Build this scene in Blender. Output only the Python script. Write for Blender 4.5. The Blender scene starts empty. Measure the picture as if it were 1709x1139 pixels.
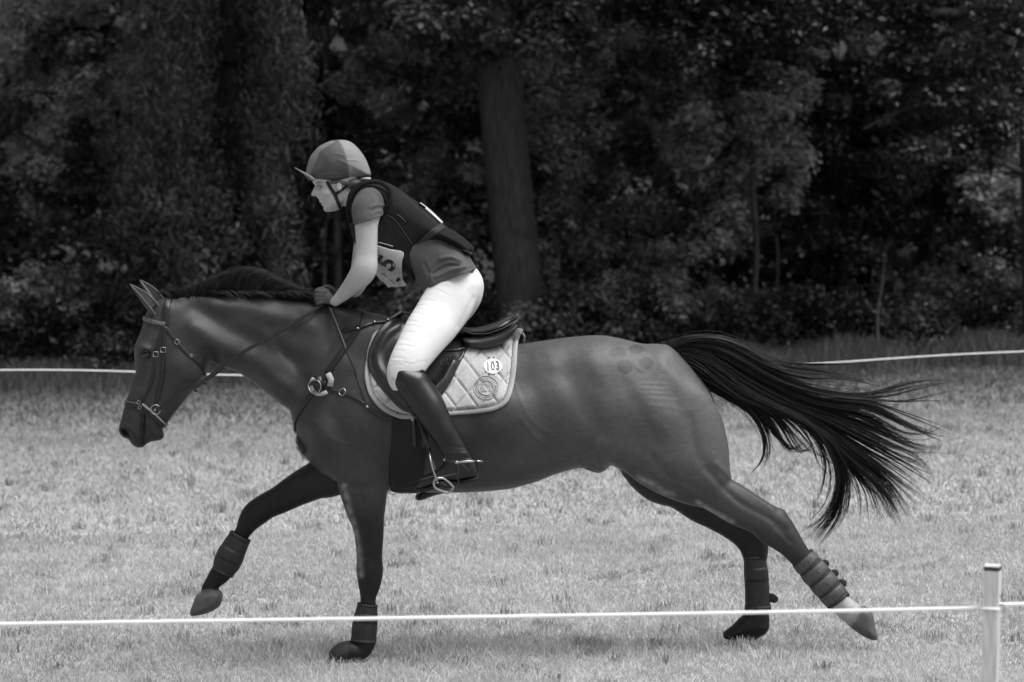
import bpy, bmesh, math, random
import numpy as np
from mathutils import Vector, Matrix, noise
from mathutils.bvhtree import BVHTree

SC = bpy.context.scene
COL = SC.collection
R = math.radians
rng = np.random.default_rng(7)

# ------------------------------------------------------------ camera
CAM = Vector((0.0, -13.3, 2.0))
F_PX = 4747.0                      # 100 mm lens on a 36 mm sensor, 1709 px wide
PITCH = math.atan(188.5 / F_PX)
cam_d = bpy.data.cameras.new("camera")
cam_d.lens = 100.0
cam_d.sensor_width = 36.0
cam_d.clip_start = 0.1
cam_d.clip_end = 600.0
cam_d.dof.use_dof = True
cam_d.dof.focus_distance = 13.15
cam_d.dof.aperture_fstop = 3.9
cam_o = bpy.data.objects.new("camera", cam_d)
COL.objects.link(cam_o)
CAM_R = Matrix.Rotation(R(90) - PITCH, 3, 'X') @ Matrix.Rotation(R(-1.3), 3, 'Z')
cam_o.matrix_world = Matrix.Translation(CAM) @ CAM_R.to_4x4()
SC.camera = cam_o

# ------------------------------------------------------------ sky and sun
SUN_EL, SUN_AZ = 66.0, 112.0       # degrees; azimuth clockwise from +Y (away from the camera): the sun stands high and to the right
world = bpy.data.worlds.new("World")
SC.world = world
world.use_nodes = True
wn = world.node_tree
wn.nodes.clear()
sky = wn.nodes.new('ShaderNodeTexSky')
sky.sky_type = 'NISHITA'
sky.sun_disc = False
sky.sun_elevation = R(SUN_EL)
sky.sun_rotation = R(SUN_AZ)
sky.dust_density = 4.0
bw = wn.nodes.new('ShaderNodeRGBToBW')
bg = wn.nodes.new('ShaderNodeBackground')
bg.inputs['Strength'].default_value = 0.105
wo = wn.nodes.new('ShaderNodeOutputWorld')
wn.links.new(sky.outputs[0], bw.inputs[0])
wn.links.new(bw.outputs[0], bg.inputs[0])
wn.links.new(bg.outputs[0], wo.inputs[0])

sun_d = bpy.data.lights.new("sun", 'SUN')
sun_d.energy = 2.4
sun_d.angle = R(50)
sun_d.color = (1, 1, 1)
sun_o = bpy.data.objects.new("sun", sun_d)
COL.objects.link(sun_o)
sd = Vector((math.sin(R(SUN_AZ)) * math.cos(R(SUN_EL)), math.cos(R(SUN_AZ)) * math.cos(R(SUN_EL)), math.sin(R(SUN_EL))))
sun_o.rotation_euler = sd.to_track_quat('Z', 'Y').to_euler()

SC.view_settings.view_transform = 'Standard'
SC.view_settings.look = 'None'
SC.view_settings.exposure = 0.6
SC.view_settings.gamma = 1.0
SC.cycles.max_bounces = 6
SC.cycles.diffuse_bounces = 3
SC.cycles.glossy_bounces = 3
SC.cycles.transmission_bounces = 2
SC.cycles.transparent_max_bounces = 4

# ------------------------------------------------------------ picture <-> world
_M = np.array(CAM_R)
_C = np.array(CAM)

def ray(px, py):
    v = np.stack([(np.asarray(px, float) - 854.5) / F_PX, -(np.asarray(py, float) - 569.5) / F_PX,
                  -np.ones_like(np.asarray(px, float))], -1)
    return v @ _M.T

def P(px, py, y=0.0):
    """world point on the plane at depth y that stands at photo pixel px, py"""
    r = ray(px, py)
    t = (np.asarray(y, float) - _C[1]) / r[..., 1]
    return _C + r * np.asarray(t)[..., None]

def PX(w):
    """photo pixel of world points"""
    v = (np.asarray(w, float) - _C) @ _M
    return 854.5 - v[..., 0] / v[..., 2] * F_PX, 569.5 + v[..., 1] / v[..., 2] * F_PX

def S(y=0.0):
    return (13.3 + y) / F_PX

# ------------------------------------------------------------ materials
def mat(name, v=0.5, rough=0.6, spec=0.5, noise_amt=0.0, noise_scale=20.0, bump=0.0, bump_scale=200.0, attr=None,
        metal=0.0, sheen=0.0, coat=0.0, stretch=None, trans=0.0):
    m = bpy.data.materials.new(name)
    m.use_nodes = True
    nt = m.node_tree
    b = nt.nodes['Principled BSDF']
    b.inputs['Roughness'].default_value = rough
    b.inputs['Metallic'].default_value = metal
    b.inputs['Specular IOR Level'].default_value = spec
    if sheen:
        b.inputs['Sheen Weight'].default_value = sheen
        b.inputs['Sheen Roughness'].default_value = 0.4
    if coat:
        b.inputs['Coat Weight'].default_value = coat
        b.inputs['Coat Roughness'].default_value = 0.25
    co = nt.nodes.new('ShaderNodeTexCoord')
    vec = co.outputs['Object']
    if stretch:
        mp = nt.nodes.new('ShaderNodeMapping')
        mp.inputs['Scale'].default_value = stretch
        nt.links.new(vec, mp.inputs[0])
        vec = mp.outputs[0]
    col = None
    if attr:
        a = nt.nodes.new('ShaderNodeAttribute')
        a.attribute_name = attr
        col = a.outputs['Fac']
    if noise_amt:
        n = nt.nodes.new('ShaderNodeTexNoise')
        n.inputs['Scale'].default_value = noise_scale
        n.inputs['Detail'].default_value = 5
        nt.links.new(vec, n.inputs['Vector'])
        mr = nt.nodes.new('ShaderNodeMapRange')
        mr.inputs['From Min'].default_value = 0.3
        mr.inputs['From Max'].default_value = 0.7
        mr.inputs['To Min'].default_value = 1 - noise_amt
        mr.inputs['To Max'].default_value = 1 + noise_amt
        nt.links.new(n.outputs['Fac'], mr.inputs['Value'])
        mu = nt.nodes.new('ShaderNodeMath')
        mu.operation = 'MULTIPLY'
        nt.links.new(mr.outputs[0], mu.inputs[0])
        if col is not None:
            nt.links.new(col, mu.inputs[1])
        else:
            mu.inputs[1].default_value = v
        col = mu.outputs[0]
    if col is not None:
        nt.links.new(col, b.inputs['Base Color'])
    else:
        b.inputs['Base Color'].default_value = (v, v, v, 1)
    if bump:
        n2 = nt.nodes.new('ShaderNodeTexNoise')
        n2.inputs['Scale'].default_value = bump_scale
        n2.inputs['Detail'].default_value = 4
        nt.links.new(vec, n2.inputs['Vector'])
        bp = nt.nodes.new('ShaderNodeBump')
        bp.inputs['Strength'].default_value = 0.6
        bp.inputs['Distance'].default_value = bump
        nt.links.new(n2.outputs['Fac'], bp.inputs['Height'])
        nt.links.new(bp.outputs[0], b.inputs['Normal'])
    if trans:
        tr = nt.nodes.new('ShaderNodeBsdfTranslucent')
        if col is not None:
            nt.links.new(col, tr.inputs[0])
        else:
            tr.inputs[0].default_value = (v, v, v, 1)
        mx = nt.nodes.new('ShaderNodeMixShader')
        mx.inputs[0].default_value = trans
        nt.links.new(b.outputs[0], mx.inputs[1])
        nt.links.new(tr.outputs[0], mx.inputs[2])
        nt.links.new(mx.outputs[0], nt.nodes['Material Output'].inputs[0])
    return m

# ------------------------------------------------------------ objects
def tag(o, label=None, cat=None, group=None, kind=None):
    if label: o['label'] = label
    if cat: o['category'] = cat
    if group: o['group'] = group
    if kind: o['kind'] = kind
    return o

def mesh_obj(name, V, F, material, parent=None, smooth=True, attrs=None, tris=False):
    me = bpy.data.meshes.new(name)
    V = np.asarray(V, np.float32)
    if isinstance(F, np.ndarray):
        n = F.shape[1]
        me.vertices.add(len(V))
        me.vertices.foreach_set('co', V.ravel())
        me.loops.add(F.size)
        me.loops.foreach_set('vertex_index', F.astype(np.int32).ravel())
        me.polygons.add(len(F))
        me.polygons.foreach_set('loop_start', np.arange(0, F.size, n, dtype=np.int32))
        try:
            me.polygons.foreach_set('loop_total', np.full(len(F), n, np.int32))
        except Exception:
            pass
        me.update(calc_edges=True)
    else:
        me.from_pydata([tuple(map(float, v)) for v in V], [], F)
        me.update()
    if smooth:
        me.polygons.foreach_set('use_smooth', np.ones(len(me.polygons), bool))
    if attrs:
        for k, a in attrs.items():
            at = me.attributes.new(k, 'FLOAT', 'POINT')
            at.data.foreach_set('value', np.asarray(a, np.float32))
    if material is not None:
        for mm in (material if isinstance(material, (list, tuple)) else [material]):
            me.materials.append(mm)
    o = bpy.data.objects.new(name, me)
    COL.objects.link(o)
    if parent is not None:
        o.parent = parent
    return o

def empty(name, loc=(0, 0, 0)):
    o = bpy.data.objects.new(name, None)
    o.location = loc
    COL.objects.link(o)
    bpy.context.view_layer.update()
    return o

def adopt(o, parent):
    """parent while keeping the world place"""
    o.parent = parent
    o.matrix_parent_inverse = Matrix.Translation(-Vector(parent.location))
    return o

# ------------------------------------------------------------ curves, tubes, straps
def spline(pts, n=8, closed=False):
    p = np.asarray(pts, float)
    if len(p) < 3 and not closed:
        t = np.linspace(0, 1, n + 1)[:, None]
        return p[0] * (1 - t) + p[-1] * t
    out = []
    N = len(p)
    rngi = range(N) if closed else range(N - 1)
    for i in rngi:
        if closed:
            p0, p1, p2, p3 = p[(i - 1) % N], p[i], p[(i + 1) % N], p[(i + 2) % N]
        else:
            p1, p2 = p[i], p[i + 1]
            p0 = p[i - 1] if i > 0 else 2 * p1 - p2
            p3 = p[i + 2] if i + 2 < N else 2 * p2 - p1
        for k in range(n):
            t = k / n
            out.append(0.5 * ((2 * p1) + (-p0 + p2) * t + (2 * p0 - 5 * p1 + 4 * p2 - p3) * t * t + (-p0 + 3 * p1 - 3 * p2 + p3) * t ** 3))
    if not closed:
        out.append(p[-1])
    return np.array(out)

class MB:
    """collects pieces and builds them as one mesh"""
    def __init__(self):
        self.V, self.F = [], []
    def add(self, V, F):
        o = len(self.V)
        self.V += [tuple(map(float, v)) for v in V]
        self.F += [[i + o for i in f] for f in F]
        return self
    def tube(self, pts, r, seg=8, closed=False, flat=1.0, nrm=None, cap=True):
        """tube or strap along pts; r number or list; flat<1 squashes the section along nrm"""
        p = np.asarray(pts, float)
        n = len(p)
        if n < 2:
            return self
        rr = np.full(n, r) if np.isscalar(r) else np.interp(np.linspace(0, 1, n), np.linspace(0, 1, len(r)), r)
        if closed:
            T = np.roll(p, -1, 0) - np.roll(p, 1, 0)
        else:
            T = np.gradient(p, axis=0)
        T /= np.linalg.norm(T, axis=1)[:, None] + 1e-12
        V, F = [], []
        up = np.array([0, -1.0, 0]) if nrm is None else None
        for i in range(n):
            nn = up if nrm is None else np.asarray(nrm[i] if np.ndim(nrm) == 2 else nrm, float)
            s = np.cross(T[i], nn)
            if np.linalg.norm(s) < 1e-5:
                s = np.cross(T[i], [0.3, 0.1, 1])
            s /= np.linalg.norm(s)
            m = np.cross(s, T[i])
            for k in range(seg):
                a = 2 * math.pi * (k + 0.5) / seg
                ca, sa = math.cos(a), math.sin(a)
                if flat < 1 and seg == 8:      # squarer strap section
                    ca = math.copysign(abs(ca) ** 0.5, ca)
                V.append(p[i] + rr[i] * (s * ca + m * sa * flat))
        for i in range(n if closed else n - 1):
            j = (i + 1) % n
            for k in range(seg):
                k2 = (k + 1) % seg
                F.append([i * seg + k, j * seg + k, j * seg + k2, i * seg + k2])
        if cap and not closed:
            F.append(list(range(seg)))
            F.append(list(range((n - 1) * seg, n * seg))[::-1])
        return self.add(V, F)
    def box(self, lo, hi, M=None):
        c = [(x, y, z) for x in (lo[0], hi[0]) for y in (lo[1], hi[1]) for z in (lo[2], hi[2])]
        if M is not None:
            c = [M @ Vector(v) for v in c]
        return self.add(c, [[0, 1, 3, 2], [4, 6, 7, 5], [0, 4, 5, 1], [2, 3, 7, 6], [0, 2, 6, 4], [1, 5, 7, 3]])
    def ball(self, c, r, seg=12, ring=8, M=None):
        V, F = [], []
        r = np.broadcast_to(np.asarray(r, float), (3,))
        for i in range(ring + 1):
            th = math.pi * i / ring
            for k in range(seg):
                a = 2 * math.pi * k / seg
                v = np.array([math.sin(th) * math.cos(a), math.sin(th) * math.sin(a), math.cos(th)]) * r
                if M is not None:
                    v = np.array(M @ Vector(v))
                V.append(np.asarray(c) + v)
        for i in range(ring):
            for k in range(seg):
                k2 = (k + 1) % seg
                F.append([i * seg + k, (i + 1) * seg + k, (i + 1) * seg + k2, i * seg + k2])
        return self.add(V, F)
    def split(self, name, m, parent=None):
        """every connected piece becomes a part of its own"""
        root = list(range(len(self.V)))
        def find(a):
            while root[a] != a:
                root[a] = root[root[a]]; a = root[a]
            return a
        for f in self.F:
            r0 = find(f[0])
            for i in f[1:]:
                root[find(i)] = r0
        groups = {}
        for f in self.F:
            groups.setdefault(find(f[0]), []).append(f)
        for g in groups.values():
            ids = sorted({i for f in g for i in f}); mp = {a: b for b, a in enumerate(ids)}
            p = MB(); p.V = [self.V[i] for i in ids]; p.F = [[mp[i] for i in f] for f in g]
            p.build(name, m, parent)
    def build(self, name, m, parent=None, smooth=True, bevel=0.0, keep=True):
        o = mesh_obj(name, self.V, self.F, m, None, smooth)
        bm = bmesh.new()
        bm.from_mesh(o.data)
        bmesh.ops.remove_doubles(bm, verts=bm.verts, dist=1e-6)
        bmesh.ops.recalc_face_normals(bm, faces=bm.faces)
        if bevel:
            bmesh.ops.bevel(bm, geom=[e for e in bm.edges], offset=bevel, segments=2, affect='EDGES', profile=0.5)
        bm.to_mesh(o.data)
        bm.free()
        if smooth:
            o.data.polygons.foreach_set('use_smooth', np.ones(len(o.data.polygons), bool))
        if parent is not None:
            adopt(o, parent) if parent.type == 'EMPTY' else setattr(o, 'parent', parent)
        return o

# ------------------------------------------------------------ implicit surfaces on a grid
class Field:
    def __init__(self, lo, hi, h):
        self.h = h
        self.lo = np.array(lo, float)
        self.n = np.ceil((np.array(hi) - self.lo) / h).astype(int) + 1
        self.ax = [self.lo[i] + h * np.arange(self.n[i]) for i in range(3)]
        self.F = np.full(self.n, 9.0, np.float32)
    def box(self, lo, hi):
        a = np.clip(np.floor((np.array(lo) - self.lo) / self.h).astype(int), 0, self.n)
        b = np.clip(np.ceil((np.array(hi) - self.lo) / self.h).astype(int) + 1, 0, self.n)
        return tuple(slice(a[i], max(a[i], b[i])) for i in range(3))
    def grids(self, sl):
        return (self.ax[0][sl[0]][:, None, None].astype(np.float32), self.ax[1][sl[1]][None, :, None].astype(np.float32),
                self.ax[2][sl[2]][None, None, :].astype(np.float32))
    def merge(self, sl, d, k=0.0, sub=False):
        A = self.F[sl]
        if sub:
            d = -d
            if k:
                hh = np.clip(0.5 - 0.5 * (A - d) / k, 0, 1)
                self.F[sl] = A * (1 - hh) + d * hh + k * hh * (1 - hh)
            else:
                self.F[sl] = np.maximum(A, d)
            return
        if k:
            hh = np.clip(0.5 + 0.5 * (A - d) / k, 0, 1)
            self.F[sl] = A * (1 - hh) + d * hh - k * hh * (1 - hh)
        else:
            self.F[sl] = np.minimum(A, d)
    def chain(self, pts, k=0.02, n=6, sub=False):
        """pts rows: x, y, z, r, q  (world; r radius in the picture plane, q depth radius / r)"""
        p = spline(pts, n) if len(pts) > 2 else np.asarray(pts, float)
        lo = (p[:, :3] - (p[:, 3] * np.maximum(1, p[:, 4]))[:, None]).min(0) - k - self.h * 2
        hi = (p[:, :3] + (p[:, 3] * np.maximum(1, p[:, 4]))[:, None]).max(0) + k + self.h * 2
        sl = self.box(lo, hi)
        X, Y, Z = self.grids(sl)
        D = np.full([s.stop - s.start for s in sl], 9.0, np.float32)
        for i in range(len(p) - 1):
            a, b = p[i], p[i + 1]
            m = max(a[3] * max(1, a[4]), b[3] * max(1, b[4])) + k + self.h * 3
            l2 = np.minimum(a[:3], b[:3]) - m
            h2 = np.maximum(a[:3], b[:3]) + m
            s2 = self.box(l2, h2)
            rel = tuple(slice(max(0, s2[j].start - sl[j].start), max(0, s2[j].stop - sl[j].start)) for j in range(3))
            x, y, z = X[rel[0]], Y[:, rel[1]], Z[:, :, rel[2]]
            dx, dz = b[0] - a[0], b[2] - a[2]
            dy = b[1] - a[1]
            L = dx * dx + dz * dz + dy * dy + 1e-12
            t = np.clip(((x - a[0]) * dx + (z - a[2]) * dz + (y - a[1]) * dy) / L, 0, 1)
            r = a[3] + (b[3] - a[3]) * t
            q = a[4] + (b[4] - a[4]) * t
            ex, ez = x - a[0] - dx * t, z - a[2] - dz * t
            ey = (y - a[1] - dy * t) / q
            d = (np.sqrt(ex * ex + ez * ez + ey * ey) - r) * np.minimum(1, q)
            D[rel] = np.minimum(D[rel], d)
        self.merge(sl, D, k, sub)
        return self
    def ball(self, c, r, k=0.02, sub=False, M=None):
        r = np.broadcast_to(np.asarray(r, float), (3,))
        m = r.max() + k + 2 * self.h
        sl = self.box(np.array(c) - m, np.array(c) + m)
        X, Y, Z = self.grids(sl)
        x, y, z = X - c[0], Y - c[1], Z - c[2]
        if M is not None:
            Mi = np.array(M)
            x, y, z = (Mi[0, 0] * x + Mi[1, 0] * y + Mi[2, 0] * z, Mi[0, 1] * x + Mi[1, 1] * y + Mi[2, 1] * z,
                       Mi[0, 2] * x + Mi[1, 2] * y + Mi[2, 2] * z)
        q = np.sqrt((x / r[0]) ** 2 + (y / r[1]) ** 2 + (z / r[2]) ** 2)
        g = np.sqrt((x / r[0] ** 2) ** 2 + (y / r[1] ** 2) ** 2 + (z / r[2] ** 2) ** 2) + 1e-9
        self.merge(sl, (q * (q - 1) / g).astype(np.float32), k, sub)
        return self
    def inflate(self, outline, W_pts, yc=0.0, relief=(), k=0.0, nspl=4, near_only=(), pw=2.0, ycf=None):
        """swell a side outline (photo px) into a body: W_pts rows px, py, half-depth W (m), rounding reach R (px)"""
        o = np.asarray(outline, float)
        if nspl > 1:
            o = spline(o, nspl, closed=True)
        w = P(o[:, 0], o[:, 1], yc)
        lo = w.min(0); hi = w.max(0)
        Wm = max(p[2] for p in W_pts) * 1.25 + 0.03
        m = k + 3 * self.h
        sl = self.box([lo[0] - m, yc - Wm - m, lo[2] - m], [hi[0] + m, yc + Wm + m, hi[2] + m])
        X, Y, Z = self.grids(sl)
        x = X[:, 0, 0].astype(float)[:, None]; z = Z[0, 0, :].astype(float)[None, :]
        d = np.full((x.size, z.size), 9.0)
        ins = np.zeros(d.shape, bool)
        A = w[:, [0, 2]]; B = np.roll(A, -1, 0)
        for (ax_, az), (bx, bz) in zip(A, B):
            dx, dz = bx - ax_, bz - az
            L = dx * dx + dz * dz
            if L < 1e-12:
                continue
            t = np.clip(((x - ax_) * dx + (z - az) * dz) / L, 0, 1)
            np.minimum(d, np.hypot(x - ax_ - dx * t, z - az - dz * t), out=d)
            if dz != 0:
                c = ((az > z) != (bz > z)) & (x < (z - az) / dz * dx + ax_)
                ins ^= c
        d = np.where(ins, d, -d)
        gx, gy = PX(np.stack([np.broadcast_to(x, d.shape), np.full(d.shape, yc), np.broadcast_to(z, d.shape)], -1))
        wp = np.asarray(W_pts, float)
        num = np.zeros(d.shape); num2 = np.zeros(d.shape); den = np.zeros(d.shape) + 1e-12
        sg = 1.0
        for q in wp:
            e = 1.0 / (((gx - q[0]) ** 2 + (gy - q[1]) ** 2) + 120.0) ** 1.6
            num += e * q[2]; num2 += e * q[3]; den += e
        W = num / den
        Rr = num2 / den * S(yc)
        up = np.zeros(d.shape)
        for pts, wid, amp in relief:
            q = np.asarray(pts, float)
            dd = np.full(d.shape, 1e9)
            if len(q) == 1:
                dd = np.hypot(gx - q[0, 0], gy - q[0, 1])
            for a, b in zip(q[:-1], q[1:]):
                v = b - a
                t = np.clip(((gx - a[0]) * v[0] + (gy - a[1]) * v[1]) / (v @ v), 0, 1)
                dd = np.minimum(dd, np.hypot(gx - a[0] - v[0] * t, gy - a[1] - v[1] * t))
            up += amp * np.exp(-(dd / wid) ** 2)
        W = W + up
        v = np.maximum(0, 1 - d / Rr)
        mn = np.minimum(W, Rr)
        yy = yc if ycf is None else ycf(gx, gy)[:, None, :]
        u = np.abs(Y - yy) / W[:, None, :]
        f = ((u ** pw + v[:, None, :] ** pw) ** (1.0 / pw) - 1) * mn[:, None, :]
        self.merge(sl, f.astype(np.float32), k)
        return self
    def mesh(self):
        """naive surface nets"""
        F = self.F
        I = F < 0
        n = self.n
        c = np.zeros([n[0] - 1, n[1] - 1, n[2] - 1], np.uint8)
        offs = [(i, j, k) for i in (0, 1) for j in (0, 1) for k in (0, 1)]
        for i, j, k in offs:
            c += I[i:n[0] - 1 + i, j:n[1] - 1 + j, k:n[2] - 1 + k]
        cells = np.argwhere((c > 0) & (c < 8))
        idx = np.full(c.shape, -1, np.int32)
        idx[tuple(cells.T)] = np.arange(len(cells))
        vals = np.stack([F[cells[:, 0] + i, cells[:, 1] + j, cells[:, 2] + k] for i, j, k in offs], 1)
        pos = np.zeros((len(cells), 3)); cnt = np.zeros(len(cells))
        ob = np.array(offs, float)
        for a in range(8):
            for b in range(a + 1, 8):
                if abs(ob[a] - ob[b]).sum() != 1:
                    continue
                va, vb = vals[:, a], vals[:, b]
                s = (va < 0) != (vb < 0)
                t = np.where(s, va / np.where(va == vb, 1, va - vb), 0)
                pos += np.where(s[:, None], ob[a] + (ob[b] - ob[a]) * t[:, None], 0)
                cnt += s
        V = self.lo + self.h * (cells + pos / cnt[:, None])
        Q = []
        for ax in range(3):
            s0 = [slice(None)] * 3; s1 = [slice(None)] * 3
            s0[ax] = slice(0, n[ax] - 1); s1[ax] = slice(1, n[ax])
            cr = I[tuple(s0)] != I[tuple(s1)]
            e = np.argwhere(cr)
            u, v = (ax + 1) % 3, (ax + 2) % 3
            ok = (e[:, u] > 0) & (e[:, v] > 0) & (e[:, u] < n[u] - 1) & (e[:, v] < n[v] - 1)
            e = e[ok]
            flip = I[tuple(e.T)]
            du = np.zeros(3, int); du[u] = 1
            dv = np.zeros(3, int); dv[v] = 1
            q = np.stack([idx[tuple((e - du - dv).T)], idx[tuple((e - dv).T)], idx[tuple(e.T)], idx[tuple((e - du).T)]], 1)
            q[~flip] = q[~flip][:, ::-1]
            Q.append(q)
        Q = np.concatenate(Q)
        Q = Q[(Q >= 0).all(1)]
        return V, Q

def relax(V, Q, it=2, lam=0.5):
    e = np.concatenate([Q[:, [0, 1]], Q[:, [1, 2]], Q[:, [2, 3]], Q[:, [3, 0]]])
    e = np.concatenate([e, e[:, ::-1]])
    cnt = np.bincount(e[:, 0], minlength=len(V)).astype(float)
    for _ in range(it):
        for l in (lam, -lam * 1.04):
            s = np.stack([np.bincount(e[:, 0], V[e[:, 1], j], minlength=len(V)) for j in range(3)], 1) / cnt[:, None]
            V = V + l * (s - V)
    return V

def edges_chain(rows, yc, q=0.8):
    """rows: ax, ay, bx, by [, yc [, q]] - the two picture edges of a limb -> chain rows"""
    out = []
    for r in rows:
        y = r[4] if len(r) > 4 else yc
        qq = r[5] if len(r) > 5 else q
        a = P(r[0], r[1], y); b = P(r[2], r[3], y)
        c = (a + b) / 2
        out.append([c[0], c[1], c[2], np.linalg.norm(a - b) / 2, qq])
    return np.array(out)

def bvh_of(*objs):
    V, F = [], []
    for o in objs:
        off = len(V)
        V += [v.co.copy() for v in o.data.vertices]
        F += [[i + off for i in p.vertices] for p in o.data.polygons]
    return BVHTree.FromPolygons(V, F)

def hit(bvh, px, py, off=0.004, default=None):
    """lay a picture point on a surface, lifted by off along its normal"""
    r = ray(px, py)
    loc, nrm, i, dist = bvh.ray_cast(CAM, Vector(r).normalized())
    if loc is None:
        return None, None
    if nrm.dot(Vector(r)) > 0:
        nrm = -nrm
    return np.array(loc + nrm * off), np.array(nrm)

def strap_on(mb, bvh, px_pts, width, off=0.004, thick=0.22, n=6, seg=8, ylim=None):
    """a flat strap laid on a body along picture points"""
    s = spline(np.asarray(px_pts, float), n)
    pts, nr = [], []
    for a in s:
        p, q = hit(bvh, a[0], a[1], off)
        if p is not None:
            pts.append(p); nr.append(q)
    if len(pts) < 2:
        return mb
    pts = np.array(pts); nr = np.array(nr)
    for _ in range(2):
        pts[1:-1] = (pts[:-2] + pts[1:-1] * 2 + pts[2:]) / 4
        nr[1:-1] = (nr[:-2] + nr[1:-1] * 2 + nr[2:]) / 4
    return mb.tube(pts, width / 2, seg=seg, flat=thick, nrm=nr)

def inside_poly(x, y, poly):
    x = np.asarray(x); y = np.asarray(y)
    ins = np.zeros(x.shape, bool)
    for (ax, ay), (bx, by) in zip(poly, np.roll(poly, -1, 0)):
        if ay != by:
            ins ^= ((ay > y) != (by > y)) & (x < (y - ay) / (by - ay) * (bx - ax) + ax)
    return ins

def near_poly(x, y, poly, closed=True):
    best = np.full(np.shape(x), 1e9); bx_ = np.zeros(np.shape(x)); by_ = np.zeros(np.shape(x))
    A = np.asarray(poly, float); B = np.roll(A, -1, 0)
    if not closed:
        A, B = A[:-1], B[:-1]
    for a, b in zip(A, B):
        v = b - a
        L = v @ v
        if L < 1e-9:
            continue
        t = np.clip(((x - a[0]) * v[0] + (y - a[1]) * v[1]) / L, 0, 1)
        qx, qy = a[0] + v[0] * t, a[1] + v[1] * t
        d = np.hypot(x - qx, y - qy)
        m = d < best
        best = np.where(m, d, best); bx_ = np.where(m, qx, bx_); by_ = np.where(m, qy, by_)
    return best, bx_, by_

def patch(name, bvh, poly, step, m, thick=0.006, off=0.0, hfun=None, parent=None, nspl=4, yfall=None, attrf=None, smooth_it=2, deep=None):
    """a sheet of cloth or leather with thickness, cut to a picture outline and laid on a body"""
    poly = np.asarray(poly, float)
    if nspl > 1:
        poly = spline(poly, nspl, closed=True)
    x0, y0 = poly.min(0) - step; x1, y1 = poly.max(0) + step
    xs = np.arange(x0, x1 + step, step); ys = np.arange(y0, y1 + step, step)
    gx, gy = np.meshgrid(xs, ys, indexing='ij')
    cin = inside_poly(gx[:-1, :-1] + step / 2, gy[:-1, :-1] + step / 2, poly)
    use = np.zeros(gx.shape, int)
    for i in (0, 1):
        for j in (0, 1):
            use[i:gx.shape[0] - 1 + i, j:gx.shape[1] - 1 + j] += cin
    bd = (use > 0) & (use < 4)
    dist, qx, qy = near_poly(gx, gy, poly)
    sx = np.where(bd, qx, gx); sy = np.where(bd, qy, gy)
    dist = np.where(bd, 0, dist)
    ids = -np.ones(gx.shape, int)
    act = np.argwhere(use > 0)
    ids[tuple(act.T)] = np.arange(len(act))
    pts = np.zeros((len(act), 3)); nr = np.zeros((len(act), 3)); ok = np.zeros(len(act), bool)
    for n_, (i, j) in enumerate(act):
        p, q = hit(bvh, sx[i, j], sy[i, j], 0.0)
        if p is not None and (yfall is None or p[1] < yfall):
            pts[n_] = p; nr[n_] = q; ok[n_] = True
    # where nothing lies behind: carry on from the nearest laid point
    okp = np.argwhere(ok)[:, 0]
    for n_ in np.argwhere(~ok)[:, 0]:
        i, j = act[n_]
        dd = (sx[tuple(act[okp].T)] - sx[i, j]) ** 2 + (sy[tuple(act[okp].T)] - sy[i, j]) ** 2
        c = okp[np.argmin(dd)]
        pts[n_] = P(sx[i, j], sy[i, j], pts[c][1]); nr[n_] = nr[c]
    # smooth depth along the view a little
    ed = []
    for i, j in act:
        for di, dj in ((1, 0), (0, 1)):
            if i + di < gx.shape[0] and j + dj < gx.shape[1] and ids[i + di, j + dj] >= 0:
                ed.append((ids[i, j], ids[i + di, j + dj]))
    ed = np.array(ed); ed = np.concatenate([ed, ed[:, ::-1]])
    cnt = np.bincount(ed[:, 0], minlength=len(act)) + 1e-9
    yy = pts[:, 1].copy()
    for _ in range(smooth_it):
        yy = 0.5 * yy + 0.5 * np.bincount(ed[:, 0], yy[ed[:, 1]], minlength=len(act)) / cnt
        nr = 0.5 * nr + 0.5 * np.stack([np.bincount(ed[:, 0], nr[ed[:, 1], c], minlength=len(act)) for c in range(3)], 1) / cnt[:, None]
    nr /= np.linalg.norm(nr, axis=1)[:, None]
    ax_, ay_ = sx[tuple(act.T)], sy[tuple(act.T)]
    pts = P(ax_, ay_, yy)
    ds = dist[tuple(act.T)]
    h = np.zeros(len(act)) if hfun is None else hfun(ax_, ay_, ds)
    top = pts + nr * (off + thick + h)[:, None]
    bot = pts + nr * off
    if deep is not None:
        bot = pts + nr * (off - deep)
    n = len(act)
    F = []
    he = {}
    for i, j in np.argwhere(cin):
        q = [ids[i, j], ids[i, j + 1], ids[i + 1, j + 1], ids[i + 1, j]]
        F.append(q)
        for a, b in zip(q, q[1:] + q[:1]):
            he[(a, b)] = 1
    F2 = [[v + n for v in q[::-1]] for q in F]
    Fs = [[b, a, a + n, b + n] for (a, b) in he if (b, a) not in he]
    attrs = None
    if attrf is not None:
        a = attrf(ax_, ay_, ds)
        attrs = {'tone': np.concatenate([a, a])}
    o = mesh_obj(name, np.concatenate([top, bot]), F + F2 + Fs, m, None, True, attrs)
    bm = bmesh.new(); bm.from_mesh(o.data)
    bmesh.ops.recalc_face_normals(bm, faces=bm.faces)
    bm.to_mesh(o.data); bm.free()
    o.data.polygons.foreach_set('use_smooth', np.ones(len(o.data.polygons), bool))
    if parent is not None:
        adopt(o, parent) if parent.type == 'EMPTY' else setattr(o, 'parent', parent)
    return o
# ============================================================ HORSE
NY, FY = -0.13, 0.15        # depth of the near and the far legs
horse = empty("horse", (0.0, 0.0, 0.0))
tag(horse, "dark bay horse galloping left across the grass with its tail streaming", "horse")

HF = Field([P(185, 600)[0], -0.40, P(700, 1115)[2] - 0.02], [P(1480, 600)[0], 0.40, P(850, 455)[2]], 0.008)

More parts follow.
